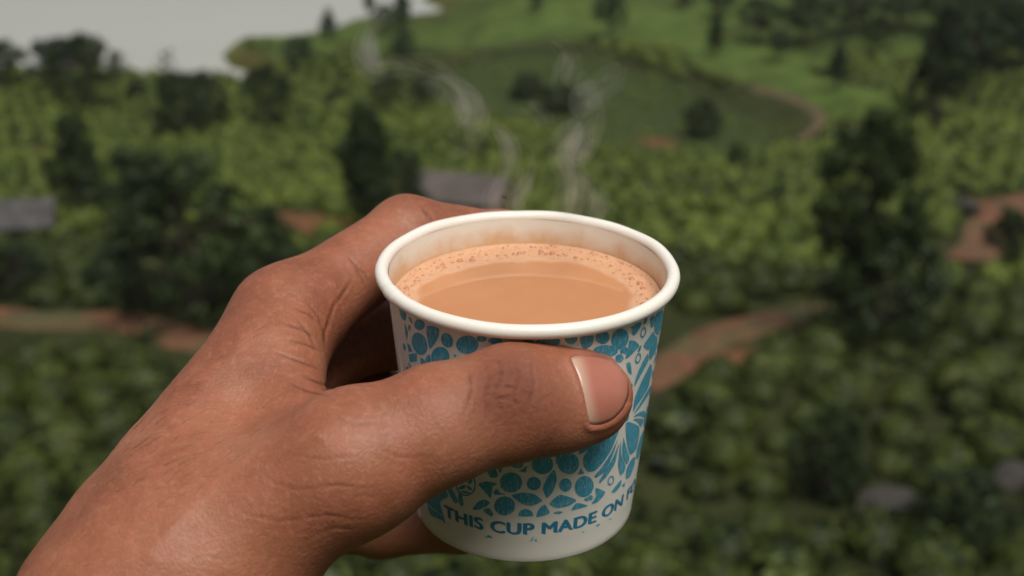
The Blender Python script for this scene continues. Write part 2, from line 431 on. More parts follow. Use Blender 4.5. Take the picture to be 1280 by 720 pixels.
tag(link('tea_shrubbery', me), 'massed green tea bushes covering the farther slopes', 'tea bushes', kind='stuff')

# ---- trees: tapered trunk with limbs and a crown of leaf clumps
def tube_arrays(pts, rads, n=8):
    pts = np.asarray(pts, float); V, Q = [], []
    for i, p in enumerate(pts):
        t = pts[min(i + 1, len(pts) - 1)] - pts[max(i - 1, 0)]; t /= np.linalg.norm(t) + 1e-9
        a = np.cross(t, [0.31, 0.77, 0.55]); a /= np.linalg.norm(a); b = np.cross(t, a)
        for j in range(n):
            q = 2 * math.pi * j / n; V.append(p + rads[i] * (a * math.cos(q) + b * math.sin(q)))
    for i in range(len(pts) - 1):
        for j in range(n):
            Q.append((i * n + j, i * n + (j + 1) % n, (i + 1) * n + (j + 1) % n, (i + 1) * n + j))
    return np.array(V), np.array(Q)

def tree_template(kind, seed):
    """unit tree: height 1, crown half width 0.5 (scaled per tree)"""
    r = np.random.default_rng(seed); tv, tq, off = [], [], 0
    bend = r.normal(size=2) * 0.03
    trunk = [np.array([bend[0] * t * t, bend[1] * t * t, t]) for t in np.linspace(-0.04, 0.9, 8)]
    def add(V, Q):
        nonlocal off
        tv.append(V); tq.append(Q + off); off += len(V)
    add(*tube_arrays(trunk, [0.035 * (1 - 0.85 * t) + 0.004 for t in np.linspace(0, 1, 8)]))
    lo = {'round': 0.38, 'tall': 0.22, 'shrub': 0.06, 'thin': 0.35}[kind]
    ncl = {'round': 34, 'tall': 46, 'shrub': 44, 'thin': 13}[kind]
    pos, nrm, size = [], [], []
    for i in range(ncl):
        h = lo + (0.96 - lo) * (i + r.random()) / ncl; u = (h - lo) / (1 - lo); a = i * 2.4 + r.random() * 1.2
        prof = {'round': math.sin(math.pi * (0.15 + 0.8 * u)) ** 0.7, 'tall': (1 - u) ** 0.6 * (0.55 + 0.6 * r.random()),
                'shrub': (1 - u ** 2.2) ** 0.5, 'thin': 0.5 + 0.5 * math.sin(math.pi * u)}[kind]
        rr = 0.50 * prof * (0.25 + 0.85 * r.random() ** 0.6)
        tip = np.array([math.cos(a) * rr, math.sin(a) * rr, h]); root = np.array([0, 0, max(0.02, h - 0.10 - 0.12 * r.random())])
        mid = (root + tip) / 2 + np.array([0, 0, -0.02]) + r.normal(size=3) * 0.01
        add(*tube_arrays([root, mid, tip], [0.011, 0.007, 0.003], 5))
        cr = (0.07 + 0.10 * r.random()) * (0.8 if kind == 'thin' else 1.0)
        nl = int((140 if kind != 'thin' else 55) * (0.4 + 0.9 * r.random()))
        d = r.normal(size=(nl, 3)); d /= np.linalg.norm(d, axis=1)[:, None]
        pos.append(tip + d * (cr * (0.25 + 1.0 * r.random(nl)))[:, None] * np.array([1, 1, 0.62])); nrm.append(d)
    LV, LQ = leaf_quads(np.concatenate(pos), np.concatenate(nrm), 0.028, r)
    return np_mesh('trunk', np.concatenate(tv), np.concatenate(tq), smooth=True), np_mesh('crown', LV, LQ)
TT = {k: [tree_template(k, 40 + 7 * i + j) for j in range(3 if k in ('round', 'tall') else 2)] for i, k in enumerate(('round', 'tall', 'shrub', 'thin'))}
_tm = {}
def tree(px, base, hpx, wpx, kind, label, mat=None, name='tree', cat='tree', group=None):
    mat = mat or TREE_D; v = TT[kind][int(px) % len(TT[kind])]
    p = hit(px, base); d = p @ FWD; H = hpx * d / FPX; W = wpx * d / FPX
    root = empty(name, p); root.scale = (W, W, H * 1.02); root.rotation_euler = (0, 0, (px * 0.37) % 6.28)
    tag(root, label, cat, group)
    for nm, me, mt in (('trunk', v[0], BARK), ('crown', v[1], mat)):
        key = (me.name, mt.name)
        if key not in _tm:
            c_ = me.copy(); c_.materials.append(mt); _tm[key] = c_
        link(nm, _tm[key], None, root)
    return root

T = tree
T(3, 112, 60, 58, 'round', 'dark rounded tree on the lake shore, cut by the left edge')
T(72, 122, 72, 66, 'round', 'bushy green lakeshore tree, second from the left edge', TREE_G)
T(114, 138, 92, 78, 'round', 'dark broad crowned lakeshore tree with spreading top', TREE_D)
T(152, 108, 46, 26, 'thin', 'thin sparse sapling leaning beside the broad lakeshore tree', TREE_D)
T(210, 112, 50, 28, 'thin', 'slim pale green sapling standing alone against the lake', TREE_G)
T(226, 172, 84, 62, 'shrub', 'dark low bush below the slim lake sapling')
T(258, 160, 72, 58, 'shrub', 'rounded dark bush with its top against the lake water')
T(338, 158, 76, 62, 'round', 'dark spreading tree opposite the tip of the peninsula')
T(172, 124, 24, 28, 'shrub', 'tiny round dark shrub in the tea slope near the shore', name='shrub', cat='shrub')
T(412, 52, 40, 26, 'tall', 'small green tree on the spine of the peninsula', TREE_G)
T(462, 22, 44, 20, 'tall', 'narrow tree at the top edge above the peninsula', TREE_G)
T(504, 36, 46, 30, 'tall', 'pointed dark green tree at the neck of the peninsula', TREE_G)
T(483, 44, 36, 34, 'round', 'round dark tree beside the pointed tree of the peninsula', TREE_G)
T(505, 66, 28, 34, 'shrub', 'low bush on the peninsula slope under the pointed tree', TREE_G, 'shrub', 'shrub')
T(375, 82, 36, 44, 'shrub', 'low bush on the shaded bank of the peninsula', TREE_G, 'shrub', 'shrub')
T(483, 148, 58, 36, 'round', 'small dark tree behind the left steam wisp')
T(530, 142, 44, 34, 'round', 'small dark tree below the near end of the ridge')
T(420, 132, 20, 26, 'shrub', 'tiny dark shrub among tea left of the small trees', name='shrub', cat='shrub')
T(462, 300, 172, 92, 'tall', 'tall dark tree rising straight behind the index knuckle')
T(506, 282, 96, 66, 'shrub', 'dark bush between the tall tree and the rose roofed hut')
T(104, 268, 128, 78, 'tall', 'dark tree behind the grey roofed shed')
T(182, 300, 116, 110, 'round', 'broad dark tree between the shed and the big round tree')
T(240, 398, 205, 170, 'shrub', 'huge dark rounded tree beside the path left of the knuckle')
T(330, 352, 96, 100, 'shrub', 'dark bush tucked behind the index knuckle')
T(150, 366, 66, 76, 'shrub', 'dark leafy shrub just above the left red path', name='shrub', cat='shrub')
T(20, 370, 70, 84, 'shrub', 'dark shrub above the red path at the left edge', name='shrub', cat='shrub')
T(762, 52, 58, 40, 'round', 'rounded tree on the bright slope above the right steam wisp', TREE_G)
T(672, 14, 34, 24, 'tall', 'small tree at the top edge above the ridge', TREE_G)
T(893, 74, 62, 24, 'tall', 'slim dark tree standing alone on the bright green slope')
T(856, 12, 36, 26, 'tall', 'small dark tree at the top edge right of the ridge')
T(946, 54, 56, 50, 'round', 'dark tree at the near edge of the upper wood')
T(972, 80, 44, 30, 'round', 'small tree just below the upper wood', TREE_G)
T(1004, 58, 64, 62, 'round', 'broad dark tree in the middle of the upper wood')
T(1045, 112, 58, 34, 'tall', 'slim tree standing in the bright pasture below the wood', TREE_G)
T(1094, 70, 50, 38, 'round', 'round dark tree beside the bright pasture corner')
T(1060, 44, 56, 60, 'round', 'dark tree in the wood above the slim pasture tree')
T(1124, 36, 50, 56, 'round', 'green tree high in the wood near the pale smoke gap', TREE_G)
T(900, 24, 40, 40, 'round', 'dark tree at the upper wood end nearest the ridge', TREE_G)
T(1168, 156, 150, 84, 'tall', 'tall dark tree at the foot of the upper wood')
T(1206, 112, 100, 84, 'round', 'broad brownish dark tree next to the tall wood tree')
T(1244, 92, 92, 76, 'round', 'dark tree in the upper wood close to the right edge')
T(1278, 92, 84, 70, 'round', 'dark tree cut by the right edge under the upper corner')
T(1176, 46, 66, 60, 'round', 'dark tree above the tall tree near the top edge')
T(1230, 38, 60, 66, 'round', 'leafy tree in the top right corner of the wood', TREE_G)
T(1068, 424, 284, 122, 'round', 'very tall dark tree standing above the end of the red path')
T(1090, 430, 165, 150, 'shrub', 'wide dark bush at the foot of the very tall tree')
T(1256, 344, 84, 58, 'round', 'small dark tree beside the red bank at the right edge')
T(876, 172, 48, 46, 'shrub', 'round dark bush at the foot of the dark hillside')
T(920, 216, 36, 28, 'shrub', 'small dark shrub under the curving dirt road', name='shrub', cat='shrub')
T(702, 140, 36, 56, 'shrub', 'dark thicket in the scrubby bowl right of centre', name='shrub', cat='shrub')
T(660, 122, 30, 46, 'shrub', 'dark thicket high in the scrubby bowl', name='shrub', cat='shrub')
T(1030, 622, 120, 96, 'shrub', 'dark shrub left of the long boulder slab', name='shrub', cat='shrub')
T(1195, 700, 120, 130, 'shrub', 'dark shrub in the lower right corner below the boulders', name='shrub', cat='shrub')

# ---- boulders
m = NT('rock'); p = m.coord(); n1 = m.noise(3.0, 5, p); n2 = m.noise(14, 4, p)
m.set(Base_Color=m.ramp(n1, [(0.3, (0.030, 0.027, 0.022)), (0.55, (0.038, 0.035, 0.030)), (0.75, (0.062, 0.057, 0.051))]), Roughness=0.9, Normal=m.bump(n2, 0.6, 0.05))
ROCK = m.m
for k, (q, a, b, h_, lab) in enumerate(ROCKS):
    V, F = ico(3); r = np.random.default_rng(k + 5)
    D = V.copy()
    for _ in range(9):                                    # chip planar faces off
        n = r.normal(size=3); n /= np.linalg.norm(n); o_ = 0.62 + 0.25 * r.random()
        e = np.maximum(D @ n - o_, 0); D -= e[:, None] * n
    D *= np.array([a, b, h_]) * 0.72 * (1 + 0.04 * r.normal(size=(len(D), 1)))
    p = hit(*q); o = mesh_obj('boulder', D, F, ROCK, smooth=False); o.location = (p[0], p[1], p[2] + h_ * 0.45); o.rotation_euler = (0, 0, 0.4 + k * 0.7)
    tag(o, lab, 'boulder', 'boulders among the tea')

# ---- two small sheds with corrugated roofs
def roof_mat(name, c1, c2):
    m = NT(name); n = m.noise(1.6, 4, m.coord())
    m.set(Base_Color=m.ramp(n, [(0.3, c1), (0.7, c2)]), Roughness=0.6); return m.m
RM = {'grey': roof_mat('zinc_roof', (0.045, 0.042, 0.042), (0.095, 0.09, 0.092)), 'rose': roof_mat('faded_roof', (0.050, 0.040, 0.036), (0.105, 0.082, 0.076))}
m = NT('mud_wall'); n = m.noise(2.2, 4, m.coord()); m.set(Base_Color=m.ramp(n, [(0.3, (0.10, 0.062, 0.045)), (0.7, (0.17, 0.115, 0.085))]), Roughness=0.95); WALLM = m.m
m = NT('dark_wood'); m.set(Base_Color=(0.035, 0.026, 0.02), Roughness=0.8); WOOD = m.m
for q, L, W, hw, hr, rz, cl, lab in SHEDS:
    p = hit(*q); root = empty('shed', (p[0], p[1], p[2] - 0.25)); root.rotation_euler = (0, 0, rz); tag(root, lab, 'shed', 'sheds in the plantation')
    a, b = L / 2, W / 2; hw_ = hw + 0.25
    mesh_obj('wall', [(-a, -b, 0), (a, -b, 0), (a, b, 0), (-a, b, 0), (-a, -b, hw_), (a, -b, hw_), (a, b, hw_), (-a, b, hw_), (-a, 0, hw_ + hr * 0.9), (a, 0, hw_ + hr * 0.9)],
             [(0, 1, 5, 4), (2, 3, 7, 6), (0, 4, 8, 7, 3), (1, 2, 6, 9, 5)], WALLM, root, False)
    for s in (-1, 1):
        V, Q = [], []; nn = 60
        for i in range(nn + 1):
            x = -a - 0.25 + (L + 0.5) * i / nn; z = 0.022 * math.cos(i * math.pi)
            for (yy, zz) in ((0.0, hw_ + hr), (s * (b + 0.35), hw_ - 0.12)):
                V.append((x, yy, zz + z)); V.append((x, yy, zz + z - 0.03))
        for i in range(nn):
            o_ = 4 * i; Q += [(o_, o_ + 4, o_ + 6, o_ + 2), (o_ + 1, o_ + 3, o_ + 7, o_ + 5), (o_ + 2, o_ + 6, o_ + 7, o_ + 3)]
        mesh_obj('roof_sheet', V, Q, RM[cl], root, False)
    def boxm(nm, x0, x1, y0, y1, z0, z1, mt):
        mesh_obj(nm, [(x, y, z) for z in (z0, z1) for x, y in ((x0, y0), (x1, y0), (x1, y1), (x0, y1))], [(3, 2, 1, 0), (4, 5, 6, 7), (0, 1, 5, 4), (1, 2, 6, 5), (2, 3, 7, 6), (3, 0, 4, 7)], mt, root, False)
    boxm('door', -0.4, 0.4, -b - 0.03, -b + 0.02, 0.2, hw_ - 0.15, WOOD)
    boxm('window', a * 0.5, a * 0.5 + 0.55, -b - 0.03, -b + 0.02, hw_ - 0.85, hw_ - 0.3, WOOD)

# ---- thin moist air over the valley
m = NT('moist_air'); m.n.remove(m.b)
pv = m.node('ShaderNodeVolumePrincipled', Density=0.00022, Anisotropy=0.2); pv.inputs['Color'].default_value = (0.93, 0.95, 0.97, 1)
m.link(pv.outputs[0], m.out.inputs['Volume'])
x0, x1, y0, y1, z0, z1 = -3020, 3020, -320, 4020, -31.0, 42.0
hz = mesh_obj('haze', [(x, y, z) for z in (z0, z1) for x, y in ((x0, y0), (x1, y0), (x1, y1), (x0, y1))], [(3, 2, 1, 0), (4, 5, 6, 7), (0, 1, 5, 4), (1, 2, 6, 5), (2, 3, 7, 6), (3, 0, 4, 7)], m.m, smooth=False)
tag(hz, 'thin pale haze hanging over the valley', kind='stuff')
# ------------------------------------------------------------------ the paper cup
CH, RB, RT, LIP = 0.0624, 0.02695, 0.0325, 0.00158      # height to the lip, base and top radius, lip tube radius
ROLL = R(0.69)
RIMC = Vector((0.00356, 0.27083, -0.11591))
RY = Matrix.Rotation(ROLL, 3, 'Y')
BASE = RIMC - RY @ Vector((0, 0, CH))
RYn = np.array(RY)
def cr(z): return RB + (RT - RB) * z / CH
def lathe(prof, n=220, closed=False):
    V, Q = [], []
    for (r_, z) in prof:
        for j in range(n):
            a = 2 * math.pi * j / n; V.append((r_ * math.sin(a), -r_ * math.cos(a), z))
    k = len(prof)
    for i in range(k if closed else k - 1):
        for j in range(n):
            i2 = (i + 1) % k; Q.append((i * n + j, i * n + (j + 1) % n, i2 * n + (j + 1) % n, i2 * n + j))
    return np.array(V), np.array(Q)

m = NT('waxed_paper'); p = m.coord(); n1 = m.noise(900, 3, p); n2 = m.noise(60, 3, p)
m.set(Base_Color=m.mix(n2, (0.79, 0.755, 0.695), (0.84, 0.81, 0.755)), Roughness=0.42, Normal=m.bump(n1, 0.12, 0.0002))
m.set(Subsurface_Weight=0.12, Subsurface_Scale=0.0015)
PAPER = m.m
m = NT('stained_paper'); p = m.coord(); sx = m.n.new('ShaderNodeSeparateXYZ'); m.link(p, sx.inputs[0])
n1 = m.noise(170, 4, p); n2 = m.noise(420, 3, p)
lvl = m.math('ADD', sx.outputs[2], m.math('MULTIPLY', m.math('SUBTRACT', n1, 0.5), 0.007))
st = m.math('MULTIPLY', m.math('SUBTRACT', 0.0608, lvl), 230.0, clamp=True)
st = m.math('MULTIPLY', st, m.math('ADD', 0.55, m.math('MULTIPLY', n2, 0.5)))
m.set(Base_Color=m.mix(st, (0.78, 0.74, 0.66), (0.63, 0.35, 0.155)), Roughness=0.35)
STAIN = m.m

cup = empty('paper_cup', BASE); cup.rotation_euler = (0, ROLL, 0)
tag(cup, 'small white paper cup with blue mosaic print held in the hand', 'cup')
def part(name, V, Q, mat, parent): 
    return link(name, np_mesh(name, V, Q, smooth=True), mat, parent)
zs = np.linspace(0.0, CH - 0.001, 40)
prof = [(cr(0.0) - 0.0006, 0.0002), (cr(0) - 0.0002, 0.0)] + [(cr(z) + (0.00022 * math.exp(-((z - 0.0072) / 0.0007) ** 2)), z + 0.0004) for z in zs]
V, Q = lathe(prof, 256); wall = part('outer_wall', V, Q, PAPER, cup)
prof = [(cr(z) - 0.00062, z) for z in np.linspace(0.006, CH - 0.0002, 24)]
V, Q = lathe(prof, 220); part('inner_wall', V, Q[:, ::-1], STAIN, cup)
# recessed base disc and the folded skirt under it
prof = [(0.00001, 0.0058), (cr(0.006) - 0.0005, 0.0058), (cr(0.0) - 0.0007, 0.0002)]
V, Q = lathe(prof, 160); part('base', V, Q, PAPER, cup)
# rolled lip, slightly uneven, with its overlap at the side seam
n = 300; k = 18; V = []
SEAM = R(-62)
for i in range(k):
    b = 2 * math.pi * i / k
    for j in range(n):
        a = 2 * math.pi * j / n - math.pi
        bumpy = 0.00005 * math.sin(7 * a) + 0.00004 * math.sin(13 * a + 1)
        s = 1 + (0.10 if abs(a - SEAM) < R(4) else 0.0)
        rr = (0.0334 + bumpy) + LIP * s * math.cos(b) * 0.96
        V.append((rr * math.sin(a), -rr * math.cos(a), CH + LIP * s * math.sin(b) + bumpy))
Q = [(i * n + j, i * n + (j + 1) % n, ((i + 1) % k) * n + (j + 1) % n, ((i + 1) % k) * n + j) for i in range(k) for j in range(n)]
part('rim', V, Q, PAPER, cup)
# overlapping side seam strip
V, Q = [], []
for i, z in enumerate(np.linspace(0.0012, CH - 0.0015, 12)):
    for j, a in enumerate(np.linspace(R(-74), R(-66.5), 8)):
        rr = cr(z) + (0.00032 if 0 < j < 7 else -0.0001); V.append((rr * math.sin(a), -rr * math.cos(a), z))
Q = [(i * 8 + j, i * 8 + j + 1, i * 8 + j + 9, i * 8 + j + 8) for i in range(11) for j in range(7)]
part('seam', V, Q, PAPER, cup)

# ---- the print: shapes given by their outline on the cup wall (angle round the cup, height)
_o = RYn.T @ (-np.array(BASE))
def on_cup(px, py):
    """angle and height where a line of sight first meets the cup wall"""
    d = RYn.T @ pix_dir(px, py); g = (RT - RB) / CH
    a = d[0] ** 2 + d[1] ** 2 - (g * d[2]) ** 2
    b = 2 * (_o[0] * d[0] + _o[1] * d[1] - g * d[2] * (RB + g * _o[2]))
    c_ = _o[0] ** 2 + _o[1] ** 2 - (RB + g * _o[2]) ** 2
    D = b * b - 4 * a * c_
    t = (-b - math.sqrt(D)) / (2 * a) if D > 0 else -b / (2 * a)
    q = _o + t * d; return math.atan2(q[0], -q[1]), q[2]
RM_ = 0.030                                                     # unrolled radius used for flat layout
def ell(cx, cy, rx, ry, rot=0, n=36):
    t = np.linspace(0, 2 * math.pi, n, endpoint=False); c_, s_ = math.cos(R(rot)), math.sin(R(rot))
    x, y = rx * np.cos(t), ry * np.sin(t); return [(cx + a * c_ - b * s_, cy + a * s_ + b * c_) for a, b in zip(x, y)]
def smooth_poly(pts, n=5):
    p = np.array(pts, float); k = len(p); out = []
    for i in range(k):
        p0, p1, p2, p3 = p[i - 1], p[i], p[(i + 1) % k], p[(i + 2) % k]
        for t in np.linspace(0, 1, n, endpoint=False):
            out.append(0.5 * (2 * p1 + 0.7 * (p2 - p0) * t + (2 * p0 * 0.7 - 3.4 * p1 + 0.7 * p3 * -1 + 2.7 * p2 - 0) * 0 + 0) if False else
                       (2 * t ** 3 - 3 * t * t + 1) * p1 + (t ** 3 - 2 * t * t + t) * 0.32 * (p2 - p0) + (-2 * t ** 3 + 3 * t * t) * p2 + (t ** 3 - t * t) * 0.32 * (p3 - p1))
    return [tuple(q) for q in out]
def crop(ox, oy, s, shapes):
    return [[(ox + x / s, oy + y / s) for x, y in sh] for sh in shapes]
S_ = smooth_poly
SH = []
SH += crop(480, 380, 7.2, [ell(320, 186, 46, 50, -20), S_([(385, 200), (440, 200), (496, 225), (490, 290), (460, 350), (415, 402), (395, 330), (384, 260)]), ell(320, 356, 66, 102, -18), ell(568, 326, 50, 68, -25),
    ell(750, 365, 100, 82), ell(508, 472, 82, 88), [(185, 170), (202, 210), (214, 260), (206, 325), (192, 260)], [(222, 185), (242, 198), (232, 245), (218, 225)], [(208, 350), (235, 368), (258, 428), (222, 428)],
    [(222, 452), (295, 440), (296, 515), (234, 520)], S_([(330, 485), (362, 500), (384, 575), (350, 588), (335, 540)]), S_([(405, 450), (424, 500), (410, 542), (378, 525), (374, 495)]), ell(278, 606, 22, 22), ell(880, 312, 46, 30),
    ell(1000, 330, 62, 30), [(628, 448), (655, 465), (630, 478)]])
SH += crop(640, 380, 5.14, [ell(105, 252, 38, 28), ell(235, 238, 75, 40), ell(380, 222, 40, 36), S_([(440, 215), (525, 205), (515, 260), (480, 285), (450, 275)]), ell(582, 214, 45, 43), ell(693, 225, 54, 68, 20), ell(600, 302, 80, 38), ell(690, 348, 26, 26),
    S_([(735, 380), (760, 378), (768, 450), (745, 430)]), S_([(755, 235), (790, 238), (816, 270), (760, 330), (728, 352), (742, 300), (748, 268)]), ell(727, 298, 20, 22), S_([(693, 302), (712, 284), (706, 322)]),
    S_([(790, 130), (832, 118), (815, 165), (785, 202), (768, 182)]), S_([(845, 268), (905, 178), (916, 210), (880, 292)]), S_([(905, 200), (932, 213), (925, 290), (890, 358), (880, 320), (895, 250)]), S_([(890, 90), (915, 72), (910, 140), (893, 148)]),
    S_([(925, 68), (970, 40), (966, 110), (940, 198), (915, 165)]), S_([(870, 320), (876, 360), (830, 450), (786, 530), (800, 460), (840, 370)]), S_([(890, 385), (896, 430), (870, 545), (800, 655), (778, 690), (790, 600), (830, 500)]),
    S_([(892, 520), (880, 575), (820, 665), (780, 708), (832, 622)]), [(762, 146), (786, 138), (770, 162)]])
SH += crop(700, 480, 6.0, [S_([(632, 200), (636, 248), (600, 236), (550, 246), (590, 215)]), S_([(626, 268), (606, 318), (585, 285), (548, 264), (590, 256)]), S_([(495, 290), (540, 290), (592, 322), (590, 400), (570, 490), (530, 527), (508, 480), (495, 380)]),
    S_([(557, 545), (556, 600), (525, 692), (493, 707), (500, 640), (530, 570)]), S_([(456, 314), (440, 352), (380, 500), (310, 602), (260, 650), (210, 656), (177, 610), (177, 550), (220, 480), (320, 388)]),
    S_([(432, 418), (390, 545), (335, 655), (272, 702), (262, 684), (310, 628), (380, 520)]), S_([(442, 448), (412, 590), (352, 690), (300, 742), (296, 722), (345, 640), (400, 545)]), S_([(475, 400), (500, 490), (520, 552), (500, 602), (468, 530)]),
    S_([(455, 430), (455, 520), (490, 610), (480, 660), (452, 682), (436, 600)]), S_([(138, 525), (170, 465), (270, 418), (306, 396), (250, 452), (180, 512)]), S_([(100, 468), (150, 440), (140, 480), (110, 492)]), ell(72, 598, 70, 78, 15), [(138, 672), (155, 630), (182, 670)],
    S_([(0, 500), (28, 490), (10, 530), (-20, 540)])])
SH += crop(510, 570, 5.14, [ell(662, 170, 72, 65), ell(808, 178, 45, 42), ell(622, 320, 68, 61), S_([(665, 253), (740, 234), (810, 245), (862, 287), (800, 318), (740, 310)]), S_([(713, 386), (718, 356), (755, 338), (795, 355), (802, 386)]),
    S_([(415, 342), (450, 295), (490, 278), (527, 300), (500, 325), (455, 345)]), S_([(483, 350), (520, 333), (548, 370), (535, 388)]), S_([(452, 180), (500, 164), (572, 175), (545, 200), (540, 245), (528, 268), (495, 230)]), S_([(550, 228), (572, 210), (592, 235), (628, 245), (560, 248)]),
    S_([(248, 198), (285, 213), (322, 290), (302, 302), (270, 250)]), S_([(328, 230), (346, 250), (357, 312), (340, 322), (324, 280)]), S_([(118, 235), (140, 213), (190, 193), (242, 215), (257, 260), (218, 275), (208, 310), (242, 428), (215, 410), (150, 382), (128, 330)]),
    S_([(503, 78), (560, 78), (577, 130), (530, 137)]), [(713, 97), (765, 63), (757, 107)], [(575, 76), (612, 78), (590, 112)], S_([(660, 66), (742, 46), (722, 78)]), ell(242, 160, 36, 20), [(493, 522), (520, 506), (547, 526)], [(783, 552), (806, 514), (800, 542)], [(815, 545), (824, 528), (828, 550)],
    ell(345, 150, 20, 12, 30), ell(400, 160, 14, 20, 20), ell(350, 200, 26, 12, -20), ell(395, 205, 20, 10, 40), ell(370, 232, 30, 7, 10)])
SH += crop(650, 550, 4.8, [ell(135, 146, 65, 59), ell(290, 140, 64, 62, 15), ell(83, 260, 42, 40), S_([(205, 178), (221, 240), (195, 312), (160, 347), (138, 290), (165, 225)]), ell(273, 270, 38, 40), ell(385, 278, 56, 64, 15), S_([(178, 380), (240, 328), (338, 360), (290, 395), (220, 407)]),
    S_([(98, 462), (115, 410), (150, 388), (177, 430), (165, 446)]), [(348, 207), (362, 173), (387, 200)], S_([(218, 66), (240, 66), (236, 130), (216, 140)]), S_([(455, 288), (512, 314), (465, 372), (428, 382), (455, 340)]), ell(424, 346, 13, 16), S_([(308, 422), (340, 378), (407, 394)]),
    S_([(384, 356), (412, 340), (408, 368)]), S_([(550, 307), (606, 238), (602, 275), (570, 312)]), [(610, 272), (632, 250), (626, 282)], S_([(634, 222), (644, 160), (692, 98), (680, 170), (650, 227)]), S_([(200, 437), (230, 427), (257, 432), (235, 443)]),
    [(60, 607), (86, 573), (76, 600)], [(88, 602), (99, 594), (95, 610)], S_([(455, 515), (472, 502), (478, 508), (462, 520)]), S_([(370, 552), (384, 546), (380, 556)]), S_([(527, 478), (548, 470), (545, 476)])])
RINGS = crop(640, 380, 5.14, [ell(843, 183, 14, 30, 15), ell(810, 348, 14, 29, 15)]) + crop(510, 570, 5.14, [ell(440, 100, 22, 20), ell(370, 178, 62, 74, -10)]) + crop(650, 550, 4.8, [ell(545, 242, 15, 25, 15)])

flat = [[on_cup(*q) for q in sh] for sh in SH]
flat = [np.array([(a * RM_, z) for a, z in sh]) for sh in flat]
rings = [np.array([(a * RM_, z) for a, z in ([on_cup(*q) for q in sh])]) for sh in RINGS]
# the print runs on round the cup and under the thumb: more ovals and leaves between the traced ones
occ = [(f.mean(0), np.hypot(*(f - f.mean(0)).T).max()) for f in flat + rings]
pr = np.random.default_rng(3); zlo, zhi = 0.0175, CH - 0.0030
for tries in range(9000):
    rr = [0.0034, 0.0025, 0.0017, 0.0011, 0.0008][min(4, tries // 1200)] * (0.8 + 0.4 * pr.random())
    a = (pr.random() * 2 - 1) * math.pi * RM_; z = zlo + (zhi - zlo) * pr.random()
    if R(-77) * RM_ - rr < a < R(-63) * RM_ + rr: continue
    if z - rr < zlo - 0.001 or z + rr > zhi + 0.001: continue
    if any((a - c[0]) ** 2 + (z - c[1]) ** 2 < (q * (0.86 if i >= NTR else 0.8) + rr + 0.00035) ** 2 for NTR in (len(SH),) for i, (c, q) in enumerate(occ)): continue
    rot = pr.random() * 180; f = np.array(ell(a, z, rr, rr * (0.62 + 0.35 * pr.random()), rot, 28))
    if pr.random() < 0.25: 
        t = np.linspace(0, 2 * math.pi, 28, endpoint=False); x = rr * np.cos(t); y = rr * 0.5 * np.sin(t) * np.abs(np.sin(t)) ** 0.6
        f = np.stack([a + x * math.cos(rot) - y * math.sin(rot), z + x * math.sin(rot) + y * math.cos(rot)], -1)
    flat.append(f); occ.append((np.array([a, z]), rr))
def wrap(a, z, off=0.00005):
    ang = a / RM_; rr = cr(z) + off; return np.stack([rr * np.sin(ang), -rr * np.cos(ang), z], -1)
VV, QQ, off, nr = [], [], 0, 5
for f in flat:
    c_ = f.mean(0); n = len(f)
    for k in range(nr):
        g = c_ + (f - c_) * max(0.02, k / (nr - 1)); VV.append(wrap(g[:, 0], g[:, 1]))
    for k in range(nr - 1):
        j = np.arange(n); QQ.append(np.stack([off + k * n + j, off + k * n + (j + 1) % n, off + (k + 1) * n + (j + 1) % n, off + (k + 1) * n + j], -1))
    off += nr * n
for f in rings:
    c_ = f.mean(0); n = len(f)
    w = 0.00022 / np.hypot(*(f - c_).T).mean()
    for s in (1 - w, 1 + w): g = c_ + (f - c_) * s; VV.append(wrap(g[:, 0], g[:, 1]))
    j = np.arange(n); QQ.append(np.stack([off + j, off + (j + 1) % n, off + n + (j + 1) % n, off + n + j], -1)); off += 2 * n
m = NT('blue_ink'); p = m.coord(); n1 = m.noise(220, 3, p); n2 = m.noise(2300, 2, m.scaled(p, (1, 1, 0.25))); n3 = m.noise(70, 2, p)
sc_ = m.math('GREATER_THAN', n2, 0.555)
ink = m.mix(n3, (0.028, 0.270, 0.430), (0.085, 0.390, 0.540))
m.set(Base_Color=m.mix(m.math('MULTIPLY', sc_, m.math('ADD', 0.12, m.math('MULTIPLY', n1, 0.55))), ink, (0.36, 0.56, 0.60)), Roughness=0.5)
INK = m.m
part('printed_mosaic', np.concatenate(VV), np.concatenate(QQ), INK, wall)
# lettering
tc = bpy.data.curves.new('lettering', 'FONT'); tc.body = 'THIS CUP MADE ON FO'; tc.size = 0.0046;  tc.space_character = 1.04; tc.resolution_u = 4
to = bpy.data.objects.new('lettering_source', tc); col.objects.link(to)
bpy.context.view_layer.update()
tm = bpy.data.meshes.new_from_object(to.evaluated_get(bpy.context.evaluated_depsgraph_get())); bpy.data.objects.remove(to)
b = bmesh.new(); b.from_mesh(tm)
xs_ = [v.co.x for v in b.verts]; x0, x1 = min(xs_), max(xs_)
for xc in np.arange(x0, x1, 0.0006):
    bmesh.ops.bisect_plane(b, geom=b.verts[:] + b.edges[:] + b.faces[:], plane_co=(xc, 0, 0), plane_no=(1, 0, 0))
aL, _z = on_cup(556, 640); aR, _ = on_cup(789, 630); _, zb = on_cup(652, 668)
for v in b.verts:
    a = aL + (v.co.x - x0) / (x1 - x0) * (aR - aL)
    z = zb + v.co.y * 1.02; rr = cr(z) + 0.00006
    v.co = (rr * math.sin(a), -rr * math.cos(a), z)
me = bpy.data.meshes.new('lettering'); b.to_mesh(me); b.free()
